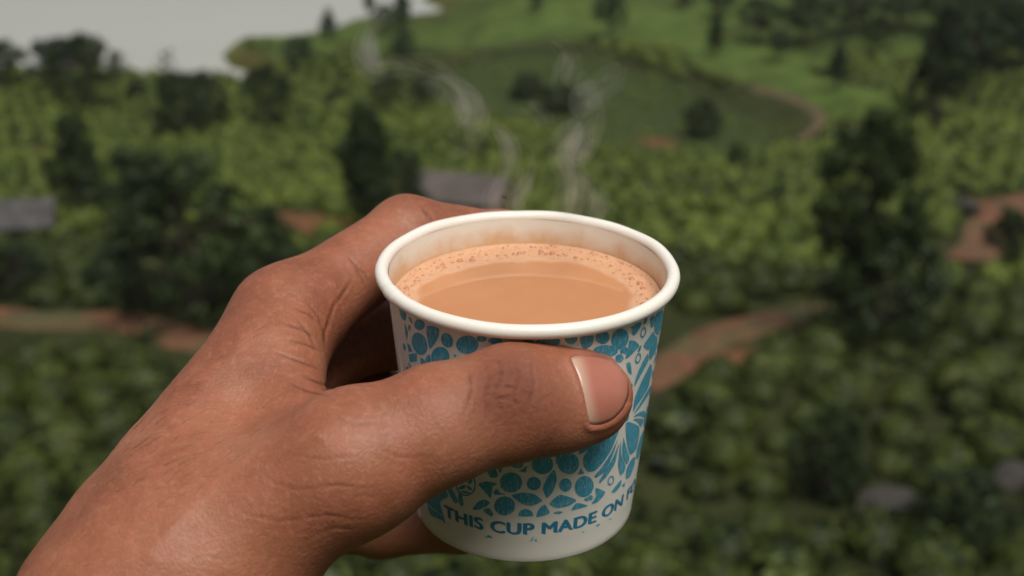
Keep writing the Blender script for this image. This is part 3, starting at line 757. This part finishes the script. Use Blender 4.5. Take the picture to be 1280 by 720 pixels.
# three slightly shifted impressions of each letter give the bold stroke
lv = np.array([v.co for v in me.vertices]); lf = [list(q.vertices) for q in me.polygons]; LV_, LF_ = [], []
for k, (da_, dz_) in enumerate(((-0.0085, 0.00006), (0, 0.00012), (0.0085, -0.00008))):
    c_, s_ = math.cos(da_), math.sin(da_); q = lv.copy(); q[:, 0], q[:, 1] = lv[:, 0] * c_ - lv[:, 1] * s_, lv[:, 0] * s_ + lv[:, 1] * c_
    q[:, :2] *= 1 + 0.0007 * k; q[:, 2] += dz_; LV_.append(q); LF_ += [[i + k * len(lv) for i in f] for f in lf]
me = bpy.data.meshes.new('lettering'); me.from_pydata(np.concatenate(LV_).tolist(), [], LF_)
m = NT('letter_ink'); n1 = m.noise(900, 3, m.coord()); m.set(Base_Color=m.mix(n1, (0.018, 0.185, 0.340), (0.045, 0.27, 0.42)), Roughness=0.5)
link('lettering', me, m.m, wall)

# ------------------------------------------------------------------ the tea
ZT = CH - 0.0074
TR = cr(ZT) - 0.0006
tea = empty('tea', BASE); tea.rotation_euler = (0, 0, 0)
tea.location = BASE + RY @ Vector((0, 0, ZT))
tag(tea, 'milky orange brown tea with a frothy bubble ring in the cup', 'tea')
na, nrr = 240, 64
A = np.linspace(0, 2 * math.pi, na, endpoint=False); rr_ = np.linspace(0.0, 1.0, nrr) ** 0.8
AA, RR_ = np.meshgrid(A, rr_)
edge = 0.775 + 0.030 * np.sin(3 * AA + 0.6) + 0.014 * np.sin(7 * AA + 2) + 0.008 * np.sin(17 * AA) + 0.10 * np.cos(AA)   # froth wider at the far side
edge = edge + 0.02 * (vnoise(AA * 9, AA * 0, 1) - 0.5)
fo = smooth01(RR_, edge - 0.015, edge + 0.05)
Z = 0.00028 * fo + 0.0007 * smooth01(RR_, 0.955, 1.0) + 0.00012 * fo * (vnoise(RR_ * 60 * np.sin(AA), RR_ * 60 * np.cos(AA), 1.4) - 0.5)
V = np.stack([RR_ * TR * np.sin(AA), -RR_ * TR * np.cos(AA), Z], -1).reshape(-1, 3)
ii = (np.arange(nrr - 1)[:, None] * na + np.arange(na)[None, :]).ravel(); jn = (np.arange(nrr - 1)[:, None] * na + (np.arange(na)[None, :] + 1) % na).ravel()
me = np_mesh('surface', V, np.stack([ii, jn, jn + na, ii + na], -1), smooth=True); set_attr(me, 'froth', fo.ravel())
m = NT('milk_tea'); p = m.coord(); n1 = m.noise(55, 3, p, dist=1.2); n2 = m.noise(700, 3, p); n3 = m.noise(260, 3, p)
liq = m.mix(n1, (0.50, 0.208, 0.084), (0.58, 0.275, 0.128))
fr = m.mix(n3, (0.56, 0.285, 0.155), (0.70, 0.43, 0.275))
F_ = m.attr('froth')
m.set(Base_Color=m.mix(F_, liq, fr), Roughness=m.math('ADD', 0.03, m.math('MULTIPLY', F_, 0.35)), Subsurface_Weight=0.25, Subsurface_Scale=0.0025, Subsurface_Radius=(1.0, 0.5, 0.25), IOR=1.45,
      Normal=m.bump(n2, m.math('MULTIPLY', F_, 0.35), 0.0003))
link('surface', me, m.m, tea)
bpos = []; br = np.random.default_rng(8); V0, F0 = ico(2); VV, FF, off = [], [], 0
for k in range(700):
    a = br.random() * 2 * math.pi; e = 0.775 + 0.030 * math.sin(3 * a + 0.6) + 0.10 * math.cos(a)
    if k < 130: q = e + (1 - e) * (0.42 + 0.22 * br.random()); s = 0.00034 + 0.00062 * br.random() ** 1.8
    elif k < 480: q = e + (0.97 - e) * (0.25 + 0.75 * br.random()); s = 0.00010 + 0.00018 * br.random()
    else: q = 0.955 + 0.035 * br.random(); s = 0.00012 + 0.00030 * br.random() ** 2
    b2 = np.array([q * TR * math.sin(a), q * TR * math.cos(a)])
    if any(np.hypot(*(b2 - c_)) < 1.15 * (s + s2) for c_, s2 in bpos): continue
    bpos.append((b2, s))
    W = V0 * s * np.array([1, 1, 0.55]) + np.array([q * TR * math.sin(a), -q * TR * math.cos(a), 0.00030 + 0.0006 * max(0, (q - 0.955) / 0.045)])
    VV.append(W); FF.append(F0 + off); off += len(V0)
m = NT('bubble_film'); m.set(Base_Color=(0.50, 0.215, 0.11), Roughness=0.08, Coat_Weight=0.4); m.b.inputs['Specular IOR Level'].default_value = 0.7
o = link('bubbles', np_mesh('bubbles', np.concatenate(VV), None, np.concatenate(FF), smooth=True), m.m, tea); o['kind'] = 'stuff'

# ------------------------------------------------------------------ the hand: one continuous surface grown round the bones
# (camera-frame millimetres: x right, y up, z away from the eye)
def H(px, py, d): return np.array([(px - 640) / FPX * d, -(py - 360) / FPX * d, d], float)
M3 = np.stack([RGT, UPV, FWD], 1)                                   # camera frame -> world
cup_up = M3.T @ (RYn @ np.array([0, 0, 1.0])); cup_base = M3.T @ np.array(BASE) * 1000
def clear(p, r_, gap=-0.6):
    """push a bone out of the cup so that the flesh round it just presses on the wall"""
    z = (p - cup_base) @ cup_up; rad = p - cup_base - z * cup_up; L = np.linalg.norm(rad)
    need = (35.0 if z > 56 else cr(np.clip(z, 0, 62) / 1000) * 1000) + r_ + gap
    return p if L >= need or z > 74 or z < -12 else p + rad / L * (need - L)
def capsule(P, a, b, ra, rb, flat=None):
    """distance to a round cone; flat = (axis, factor) squeezes it along an axis"""
    if flat is not None:
        ax, s = flat; ax = ax / np.linalg.norm(ax)
        sq = lambda q: q + np.outer((q - a) @ ax, ax).reshape(q.shape) * (1 / s - 1)
        P = sq(P).astype(P.dtype); b = sq(b[None])[0]
    ty = P.dtype; a = a.astype(ty); d = (b - a).astype(ty); Q_ = P - a
    t = np.clip((Q_ @ d) / (d @ d), 0, 1); t3 = t * t * (3 - 2 * t) * ty.type(0.5) + t * ty.type(0.5)
    Q_ -= t[..., None] * d
    return np.sqrt(np.einsum('...i,...i->...', Q_, Q_)) - (ty.type(ra) + ty.type(rb - ra) * t3)
def smin(a, b, k):
    h = np.maximum(k - np.abs(a - b), 0) / k; return np.minimum(a, b) - h * h * k * 0.25
#@@HANDDATA@@
WRIST = H(210, 750, 268); ELBOW = WRIST + np.array([-0.30, -0.80, -0.52]) * 230
CARP = H(228, 676, 274)
MC = [H(357, 401, 305), H(348, 460, 326), H(352, 535, 340), H(382, 640, 346)]
MB = [H(222, 640, 274), H(215, 676, 286), H(200, 702, 297), H(222, 720, 303)]
FG = [  # PIP, DIP, tip and the radii at knuckle, PIP, DIP, tip
    ([H(510, 294, 330), H(628, 305, 346), H(715, 335, 340)], (12.0, 9.8, 8.6, 7.6)),
    ([H(472, 415, 346), H(610, 430, 352), H(716, 440, 342)], (12.4, 9.8, 8.8, 7.8)),
    ([H(458, 502, 353), H(590, 520, 356), H(690, 530, 346)], (12.0, 9.5, 8.4, 7.4)),
    ([H(474, 656, 352), H(575, 655, 353), H(650, 650, 346)], (11.0, 8.6, 7.6, 6.8))]
FING = []
for mc, (js, rs) in zip(MC, FG):
    FING.append(([mc] + [clear(j, r_) for j, r_ in zip(js, rs[1:])], rs))
TH = [H(268, 682, 262), H(440, 579, 257), H(545, 532, 259), H(640, 503, 265), H(690, 498, 270), H(732, 496, 274)]
TRD = [16.8, 14.2, 11.5, 11.5, 10.7, 10.1]
def sdf(P):
    palm = capsule(P, ELBOW, WRIST, 40, 28)
    palm = smin(palm, capsule(P, WRIST, CARP, 26, 20), 10)
    for k in range(4):
        palm = smin(palm, capsule(P, MB[k], MC[k], (15, 14, 14, 13)[k], FING[k][1][0]), 9)
    palm = smin(palm, capsule(P, H(250, 585, 279), H(330, 458, 293), 14.5, 10.5), 9)     # muscle between thumb and index
    palm = smin(palm, capsule(P, H(300, 640, 300), H(355, 560, 318), 17, 14), 12)         # hollow of the palm
    th = capsule(P, TH[0], TH[1], TRD[0], TRD[1])
    for k in range(1, 5):
        fl = None if k < 3 else (np.array([0.10, 0.25, -1.0]), 0.88)
        th = smin(th, capsule(P, TH[k], TH[k + 1], TRD[k], TRD[k + 1], fl), 5)
    palm = smin(palm, th, 13)
    palm = smin(palm, capsule(P, H(345, 440, 294), H(380, 545, 272), 7.5, 7.5), 9)       # web of skin
    fu = None
    for pts, rs in FING:
        f = capsule(P, pts[0], pts[1], rs[0] * 0.93, rs[1])
        for k in (1, 2): f = smin(f, capsule(P, pts[k], pts[k + 1], rs[k], rs[k + 1]), 3.5)
        fu = f if fu is None else smin(fu, f, 1.2)
    return smin(palm, fu, 8)
# --- surface nets on a grid, then refined and snapped to the exact surface
allp = np.array([ELBOW, WRIST] + TH + [p_ for f in FING for p_ in f[0]])
lo = np.minimum(allp.min(0) - 22, ELBOW - 46); hi = np.maximum(allp.max(0) + 18, WRIST + 34); g = 1.7
nx_, ny_, nz_ = (np.ceil((hi - lo) / g).astype(int) + 1)
ax = [lo[i] + g * np.arange(n_) for i, n_ in enumerate((nx_, ny_, nz_))]
D = np.empty((nx_, ny_, nz_), np.float32)
for i0 in range(0, nx_, 12):
    gx, gy, gz = np.meshgrid(ax[0][i0:i0 + 12], ax[1], ax[2], indexing='ij')
    D[i0:i0 + 12] = sdf(np.stack([gx, gy, gz], -1).astype(np.float32)).astype(np.float32)
ins = D < 0
cs = [(a, b, c_) for a in (0, 1) for b in (0, 1) for c_ in (0, 1)]
sl = lambda a, n_: slice(a, n_ - 1 + a)
cnt = sum(ins[sl(a, nx_), sl(b, ny_), sl(c_, nz_)].astype(np.int8) for a, b, c_ in cs)
act = (cnt > 0) & (cnt < 8); idx = -np.ones(act.shape, np.int32); cells = np.argwhere(act); idx[act] = np.arange(len(cells))
acc = np.zeros((len(cells), 3)); num = np.zeros(len(cells))
for a, b in [(p_, q_) for p_ in cs for q_ in cs if sum(abs(np.array(p_) - q_)) == 1 and p_ < q_]:
    da = D[cells[:, 0] + a[0], cells[:, 1] + a[1], cells[:, 2] + a[2]]; db = D[cells[:, 0] + b[0], cells[:, 1] + b[1], cells[:, 2] + b[2]]
    x_ = (da < 0) != (db < 0); t = np.where(x_, da / (da - db + 1e-12), 0)
    acc += np.where(x_[:, None], np.array(a) + t[:, None] * (np.array(b) - np.array(a)), 0); num += x_
HV = lo + g * (cells + acc / num[:, None])
quads = []
for axis in range(3):
    o1, o2 = [k for k in range(3) if k != axis]
    s0 = [slice(1, n_ - 1) for n_ in (nx_, ny_, nz_)]; s0[axis] = slice(0, (nx_, ny_, nz_)[axis] - 1); s1 = list(s0); s1[axis] = slice(1, (nx_, ny_, nz_)[axis])
    A0, A1 = ins[tuple(s0)], ins[tuple(s1)]; e = np.argwhere(A0 != A1); flip = A0[tuple(e.T)]
    e = e + np.array([0 if k == axis else 1 for k in range(3)])
    def cell(d1, d2):
        c_ = e.copy(); c_[:, o1] -= d1; c_[:, o2] -= d2; return idx[tuple(c_.T)]
    q = np.stack([cell(1, 1), cell(0, 1), cell(0, 0), cell(1, 0)], -1)
    if axis == 1: flip = ~flip
    quads.append(np.where(flip[:, None], q, q[:, ::-1]))
HQ = np.concatenate(quads)
def snap(V, it=2):
    for _ in range(it):
        V = V.astype(np.float32); d = sdf(V); G = np.stack([sdf(V + e_.astype(np.float32)) - d for e_ in np.eye(3) * 0.2], -1) / 0.2
        V = V - d[:, None] * G / (np.sum(G * G, 1)[:, None] + 1e-6)
    return V, G / (np.linalg.norm(G, axis=1)[:, None] + 1e-9)
def subdivide(V, Q, sel):
    """split the selected quads into four; neighbours keep hanging points as n-gon corners"""
    E = np.sort(np.stack([Q, np.roll(Q, -1, 1)], -1).reshape(-1, 2), 1); key = E[:, 0].astype(np.int64) * len(V) + E[:, 1]
    uk, inv = np.unique(key, return_inverse=True); inv = inv.reshape(-1, 4)
    used = np.zeros(len(uk), bool); used[inv[sel].ravel()] = True
    mid = -np.ones(len(uk), np.int64); mid[used] = len(V) + np.arange(used.sum())
    a, b_ = uk[used] // len(V), uk[used] % len(V); MV = (V[a] + V[b_]) / 2
    CV = V[Q[sel]].mean(1); c0 = len(V) + len(MV) + np.arange(sel.sum())
    Qs, Ms = Q[sel], mid[inv[sel]]
    new = np.concatenate([np.stack([Qs[:, k], Ms[:, k], c0, Ms[:, k - 1]], -1) for k in range(4)])
    ng = []
    for q, mm in zip(Q[~sel], mid[inv[~sel]]):
        f = []
        for k in range(4):
            f.append(int(q[k]))
            if mm[k] >= 0: f.append(int(mm[k]))
        ng.append(f)
    return np.concatenate([V, MV, CV]), new, ng
HV, _ = snap(HV, 1)
def pixmm(V): return 640 + FPX * V[:, 0] / V[:, 2], 360 - FPX * V[:, 1] / V[:, 2]
HV, HQ, _ = subdivide(HV, HQ, np.ones(len(HQ), bool)); HV, _ = snap(HV, 1)
cx_, cy_ = pixmm(HV[HQ].mean(1))
_, nrm_ = snap(HV[HQ].mean(1), 1)
sel = (cx_ > -40) & (cx_ < 830) & (cy_ < 760) & (nrm_[:, 2] < 0.35)
HV, HQ2, NG = subdivide(HV, HQ, sel)
HV, HN = snap(HV, 1)
px_, py_ = pixmm(HV); front = HN[:, 2] < 0.25

def crease(disp, pts, w, dep):
    d, t = seg_dist(px_, py_, pts); fade = np.clip(np.minimum(t, len(pts) - 1 - t) * 1.6 + 0.15, 0, 1)
    wob = 0.7 + 0.6 * vnoise(px_, py_, 7)
    disp -= np.where(front, dep * fade * wob * np.exp(-(d / w) ** 2), 0)
    disp += np.where(front, 0.35 * dep * fade * np.exp(-((d - 2.2 * w) / (1.3 * w)) ** 2), 0)
disp = np.zeros(len(HV))
# the thumb knuckle: loose, dark, wrinkled skin
kn = np.exp(-(((px_ - 632) / 44) ** 2 + ((py_ - 482) / 46) ** 2)) * front
rid = lambda s, ox, ky=1.0: 1 - np.abs(2 * vnoise(px_ + ox, py_ * ky, s) - 1)
disp += kn * 0.20 * (rid(9, 0, 1.7) ** 2 - 0.45) + kn * 0.13 * (rid(5, 40, 1.5) - 0.5)
for pts in ([(604, 452), (612, 474), (606, 498), (614, 520)], [(622, 446), (626, 470), (620, 494), (630, 522)], [(642, 448), (650, 470), (642, 496), (652, 522)], [(664, 452), (668, 480), (662, 508)],
            [(585, 458), (590, 486), (584, 512)]): crease(disp, pts, 2.2, 0.17)
for pts in ([(610, 470), (630, 466), (652, 473)], [(606, 486), (628, 482), (655, 490)], [(612, 500), (634, 498), (650, 504)]): crease(disp, pts, 2.2, 0.17)
# creases of the web and of the index finger
for pts in ([(436, 322), (447, 334), (457, 344), (463, 358)], [(441, 332), (452, 346), (458, 360)], [(384, 378), (398, 396), (405, 414), (408, 436)], [(412, 388), (408, 410), (406, 428)], [(366, 384), (388, 394), (401, 408)],
            [(420, 372), (414, 394), (409, 414)], [(352, 402), (378, 412), (400, 424)], [(358, 424), (384, 430), (403, 440)], [(372, 400), (386, 416), (396, 436)], [(527, 258), (532, 266), (537, 276)], [(533, 262), (538, 270), (541, 278)],
            [(345, 440), (372, 450), (400, 462)], [(380, 470), (398, 478), (420, 487)], [(360, 478), (384, 488), (412, 496)], [(440, 350), (428, 368), (418, 384)]): crease(disp, pts, 1.9, 0.20)
# long oblique folds over the ball of the thumb
for pts in ([(330, 600), (372, 612), (420, 606), (470, 612)], [(300, 640), (350, 652), (408, 644), (452, 650)], [(352, 566), (400, 574), (452, 570)], [(390, 672), (418, 660), (450, 662)], [(470, 560), (500, 572), (540, 570)], [(418, 520), (440, 530), (470, 528)]):
    crease(disp, pts, 2.2, 0.09)
disp += front * 0.02 * (rid(17, 9, 1.3) - 0.5) * smooth01(py_ - 0.2 * px_, 380, 520)
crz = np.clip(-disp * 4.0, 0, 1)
# cushion of the skin: low relief of tendons and small veins
disp += front * 0.45 * np.exp(-(seg_dist(px_, py_, [(120, 640), (200, 545), (300, 420)])[0] / 16) ** 2)
disp += front * 0.30 * np.exp(-(seg_dist(px_, py_, [(190, 690), (260, 610), (330, 560), (400, 545)])[0] / 11) ** 2)
disp += front * 0.35 * (vnoise(px_, py_, 46) - 0.5)
# nail bed
NAIL = smooth_poly([(714, 447), (722, 468), (729, 492), (733, 514), (737, 531), (752, 531), (767, 524), (779, 511), (786, 495), (787, 478), (782, 462), (772, 451), (754, 445), (734, 443)], 4)
dn, _ = seg_dist(px_, py_, NAIL, True); inn = inside(px_, py_, np.array(NAIL)); sdn = np.where(inn, -dn, dn)
tip_ = front & (px_ > 640) & (HV[:, 2] < 300)
disp += np.where(tip_, -0.42 * smooth01(-sdn, -1.0, 4.0), 0)
fold = np.where(px_ < 745, 1.0, np.where(py_ > 505, 0.9, 0.25))
disp += np.where(tip_, fold * 0.38 * np.exp(-((sdn - 4.5) / 4.0) ** 2), 0)
HVs = HV.copy()
HV = HV + HN * disp[:, None]
HW = (HV / 1000) @ M3.T
me = bpy.data.meshes.new('body')
me.from_pydata(HW.tolist(), [], HQ2.tolist() + NG)
me.shade_smooth()
set_attr(me, 'knuckle', np.clip(kn * 0.8 + 0.65 * np.exp(-(((px_ - 645) / 70) ** 2 + ((py_ - 512) / 60) ** 2)) * front, 0, 1))
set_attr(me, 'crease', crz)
pinkish = np.exp(-((sdn - 2) / 9.0) ** 2) * tip_; set_attr(me, 'flushed', np.clip(pinkish, 0, 1))

m = NT('skin'); p = m.coord()
big = m.noise(38, 3, p); med = m.noise(160, 4, p); fine = m.noise(1500, 3, p)
warp = m.n.new('ShaderNodeVectorMath'); warp.operation = 'ADD'
nz = m.node('ShaderNodeTexNoise', Scale=220, Detail=2); m.link(p, nz.inputs['Vector'])
sc2 = m.n.new('ShaderNodeVectorMath'); sc2.operation = 'SCALE'; sc2.inputs['Scale'].default_value = 0.0022; m.link(nz.outputs['Color'], sc2.inputs[0])
m.link(p, warp.inputs[0]); m.link(sc2.outputs[0], warp.inputs[1])
def vor(scale, squash):
    v = m.node('ShaderNodeTexVoronoi', Scale=scale, feature='DISTANCE_TO_EDGE'); m.link(m.scaled(warp.outputs[0], squash), v.inputs['Vector']); return v.outputs['Distance']
v1 = m.math('MULTIPLY', vor(950, (1, 1.2, 0.7)), 2.4, clamp=True)
v2 = m.math('MULTIPLY', vor(380, (0.7, 1.0, 1.35)), 3.2, clamp=True)
base = m.ramp(big, [(0.30, (0.215, 0.064, 0.030)), (0.50, (0.318, 0.114, 0.058)), (0.70, (0.405, 0.168, 0.095))])
base = m.mix(m.math('MULTIPLY', m.math('SUBTRACT', med, 0.42, clamp=True), 2.2, clamp=True), base, (0.385, 0.125, 0.074))
base = m.mix(m.math('MULTIPLY', m.math('SUBTRACT', 1.0, v1), 0.22), base, (0.18, 0.060, 0.032))
base = m.mix(m.math('MULTIPLY', m.math('SUBTRACT', 1.0, v2), 0.10), base, (0.17, 0.060, 0.032))
fl = m.math('MULTIPLY', m.math('SUBTRACT', m.noise(620, 4, p, rough=0.7), 0.50, clamp=True), 3.2, clamp=True)
base = m.mix(m.math('MULTIPLY', fl, 0.34), base, (0.52, 0.270, 0.180))
dk = m.math('MULTIPLY', m.math('SUBTRACT', m.noise(330, 4, p, rough=0.7), 0.53, clamp=True), 3.5, clamp=True)
base = m.mix(m.math('MULTIPLY', dk, 0.30), base, (0.16, 0.048, 0.024))
base = m.mix(m.math('MULTIPLY', m.attr('knuckle'), 0.85), base, (0.150, 0.040, 0.018))
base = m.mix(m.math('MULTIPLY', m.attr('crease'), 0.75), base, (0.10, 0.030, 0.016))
base = m.mix(m.math('MULTIPLY', m.attr('flushed'), 0.35), base, (0.40, 0.14, 0.09))
nb = m.bump(v2, 0.045, 0.0005); nb = m.bump(v1, 0.20, 0.0002, nb); nb = m.bump(fine, 0.55, 0.00018, nb)
m.set(Base_Color=base, Roughness=m.math('ADD', m.math('MULTIPLY', m.attr('knuckle'), 0.22), m.math('ADD', 0.44, m.math('MULTIPLY', med, 0.22))), Subsurface_Weight=0.12, Subsurface_Scale=0.003, Subsurface_Radius=(1.0, 0.36, 0.18), Normal=nb)
m.b.inputs['Specular IOR Level'].default_value = 0.46
SKIN = m.m
person = empty('person', tuple(M3 @ (ELBOW / 1000))); tag(person, 'bare brown left hand and forearm gripping the paper cup, thumb in front', 'person')
body = link('body', me, SKIN); body.parent = person; body.matrix_parent_inverse = Matrix.Translation(-person.location)

# thumb nail: a thin curved plate let into the nail bed
def surface_at(ring):
    d = np.array([H(a_, b_, 1.0) for a_, b_ in ring]); t = np.full(len(d), 235.0)
    for _ in range(45): t = np.minimum(t + sdf(d * t[:, None]) * 0.85, 330)
    return d * t[:, None]
NP = np.array(NAIL); cN = np.array([752.0, 487.0]); nr = 9; n = len(NP); NV = []
for k in range(nr):
    f = max(0.0005, k / (nr - 1)); ring = cN + (NP - cN) * f
    pts = surface_at(ring)
    G = np.stack([sdf(pts + e_) - sdf(pts - e_) for e_ in np.eye(3) * 0.3], -1); G /= np.linalg.norm(G, axis=1)[:, None]
    up = 0.20 - 0.22 * f ** 6 + 0.16 * (1 - f * f)
    NV.append(pts + G * up)
NV.append(NV[-1] + G * -0.75)
NVw = (np.concatenate(NV) / 1000) @ M3.T
j = np.arange(n); NQ = np.concatenate([np.stack([k * n + j, k * n + (j + 1) % n, (k + 1) * n + (j + 1) % n, (k + 1) * n + j], -1) for k in range(nr)])
me = np_mesh('thumb_nail', NVw, NQ, smooth=True)
qx_, qy_ = pixmm(np.concatenate(NV))
set_attr(me, 'lunula', 1 - smooth01(qx_ - 0.22 * (qy_ - 447), 716, 737))
set_attr(me, 'free_edge', smooth01(np.hypot(qx_ - 748, (qy_ - 487) * 0.95), 33, 41) * (qx_ > 760))
m = NT('nail'); p = m.coord(); n1 = m.noise(160, 3, p)
c = m.mix(n1, (0.38, 0.130, 0.088), (0.45, 0.180, 0.130))
c = m.mix(m.math('MULTIPLY', m.attr('lunula'), 0.8), c, (0.56, 0.40, 0.31))
c = m.mix(m.math('MULTIPLY', m.attr('free_edge'), 0.25), c, (0.60, 0.40, 0.30))
m.set(Base_Color=c, Roughness=0.27, Subsurface_Weight=0.2, Subsurface_Scale=0.002, Coat_Weight=0.15, Coat_Roughness=0.25, Normal=m.bump(m.noise(500, 2, m.scaled(p, (0.2, 1, 1))), 0.08, 0.0002))
nail = link('thumb_nail', me, m.m, body)

# fine hairs on the back of the hand
hr = np.random.default_rng(21); cand_ = np.where(front & (px_ > 20) & (px_ < 330) & (py_ > 400) & (py_ < 715) & (HN[:, 2] < 0.1))[0]
wgt = np.exp(-(((px_[cand_] - 200) / 75) ** 2 + ((py_[cand_] - 560) / 70) ** 2)) + 0.10
pick = hr.choice(cand_, 210, replace=False, p=wgt / wgt.sum()); VV, QQ, off = [], [], 0
flow = H(330, 420, 300) - H(60, 700, 268); flow /= np.linalg.norm(flow)
for i in pick:
    t = flow * 0.5 + np.array([0.75, 0.15, 0]) + hr.normal(size=3) * 0.35; t -= (t @ HN[i]) * HN[i]; t /= np.linalg.norm(t); L = 1.6 + 2.6 * hr.random()
    b_ = np.cross(t, HN[i]); cv = hr.normal() * 0.25
    pts = [HV[i] + t * L * s + HN[i] * (0.05 + 0.55 * s * (1 - 0.7 * s)) + b_ * cv * L * s * s for s in (0, 0.35, 0.7, 1.0)]
    V, Q = tube_arrays(pts, [0.020, 0.017, 0.013, 0.006], 3); VV.append(V); QQ.append(Q + off); off += len(V)
m = NT('hair'); m.set(Base_Color=(0.018, 0.010, 0.007), Roughness=0.5)
hair = link('hair', np_mesh('hair', (np.concatenate(VV) / 1000) @ M3.T, np.concatenate(QQ)), m.m, body); hair['kind'] = 'stuff'

# ------------------------------------------------------------------ steam: curling wisps of thin vapour
def wisp(pts, depth, r0, r1, nf):
    """a sheet of fine filaments of vapour that follow one curl"""
    p_ = np.array([PW(440 + x / 2.77, 20 + y / 2.77, depth + 0.006 * math.sin(i * 1.3)) for i, (x, y) in enumerate(pts)])
    k = len(p_); out = []
    for i in range(k - 1):
        a, b_, c_, d_ = p_[max(i - 1, 0)], p_[i], p_[i + 1], p_[min(i + 2, k - 1)]
        for t in np.linspace(0, 1, 10, endpoint=False):
            out.append((2 * t ** 3 - 3 * t * t + 1) * b_ + (t ** 3 - 2 * t * t + t) * 0.5 * (c_ - a) + (-2 * t ** 3 + 3 * t * t) * c_ + (t ** 3 - t * t) * 0.5 * (d_ - b_))
    out.append(p_[-1]); out = np.array(out); n_ = len(out); u = np.linspace(0, 1, n_)
    tg = np.gradient(out, axis=0); tg /= np.linalg.norm(tg, axis=1)[:, None]
    s1 = np.cross(tg, FWD); s1 /= np.linalg.norm(s1, axis=1)[:, None] + 1e-9; s2 = np.cross(tg, s1)
    spread = 1.2 * (r0 + (r1 - r0) * u)
    for f in range(nf):
        a0, ph, w = sr.normal() * 0.62, sr.random() * 6.28, 0.5 + sr.random()
        lat = a0 + 0.45 * np.sin(u * 4.0 * w + ph); dep = 0.5 * sr.normal() + 0.4 * np.sin(u * 3 * w + ph * 2)
        q = out + s1 * (lat * spread)[:, None] + s2 * (dep * spread)[:, None]
        i0 = int(n_ * 0.16 * sr.random()); i1 = n_ - int(n_ * 0.16 * sr.random())
        v_ = np.linspace(0, 1, i1 - i0)
        rad = spread[i0:i1] * (0.35 + 1.05 * sr.random() ** 1.5) * (0.03 + np.sin(np.pi * v_) ** 0.7) * (0.7 + 0.6 * vnoise(v_ * 7 + f * 3.1, v_ * 0, 1))
        qq = q[i0:i1]; st_ = np.linalg.norm(np.gradient(qq, axis=0), axis=1); T_ = np.gradient(qq, axis=0) / (st_[:, None] + 1e-12)
        rc = st_ / (np.linalg.norm(np.gradient(T_, axis=0), axis=1) + 1e-9)                  # keep each strand thinner than its own bend
        rc = np.array([rc[max(0, i - 3):i + 4].min() for i in range(len(rc))]); rad = np.minimum(rad, 0.6 * rc)
        al = np.cumsum(st_); rad = np.minimum(rad, 0.5 * np.minimum(al, al[-1] - al + st_[-1]))
        kk = np.hanning(7) / np.hanning(7).sum(); rad = np.convolve(np.pad(rad, 3, mode='edge'), kk, mode='valid')
        rad[0] = rad[-1] = 1e-7; STEAM.append(tube_arrays(q[i0:i1], rad, 12))
sr = np.random.default_rng(5)
STEAM = []
wisp([(160, 0), (90, 30), (58, 95), (78, 175), (150, 178), (225, 205)], 0.300, 0.0022, 0.0016, 9)
wisp([(225, 205), (320, 222), (378, 280), (404, 345), (372, 430), (330, 445)], 0.300, 0.0016, 0.0034, 9)
wisp([(130, 170), (240, 185), (330, 235), (375, 300)], 0.302, 0.0010, 0.0022, 9)
wisp([(425, 378), (470, 376), (518, 405), (546, 470), (532, 560), (498, 640), (520, 700), (545, 740)], 0.297, 0.0008, 0.0020, 9)
wisp([(600, 300), (640, 335), (672, 388)], 0.298, 0.0007, 0.0014, 9)
wisp([(596, 430), (622, 520), (600, 580), (566, 650), (590, 710), (580, 750)], 0.298, 0.0010, 0.0018, 9)
wisp([(672, 75), (728, 108), (752, 165), (740, 235), (788, 278)], 0.299, 0.0010, 0.0030, 9)
wisp([(905, 178), (868, 215), (800, 268), (776, 300)], 0.299, 0.0040, 0.0022, 9)
wisp([(782, 262), (812, 335), (782, 420), (748, 485), (766, 565), (758, 650), (740, 710), (745, 755)], 0.298, 0.0030, 0.0014, 9)
wisp([(770, 560), (806, 600), (838, 660), (815, 730)], 0.298, 0.0010, 0.0022, 9)
m = NT('vapour'); m.n.remove(m.b)
pv = m.node('ShaderNodeVolumePrincipled', Density=9.0, Anisotropy=0.35); pv.inputs['Color'].default_value = (1, 1, 1, 1)
m.link(pv.outputs[0], m.out.inputs['Volume'])
steam = tag(empty('steam', tuple(RIMC)), 'thin white steam wisps curling up from the hot tea', 'steam', kind='stuff')
for V, Q in STEAM:
    link('wisp', np_mesh('wisp', V - np.array(RIMC), Q, smooth=True), m.m, steam)
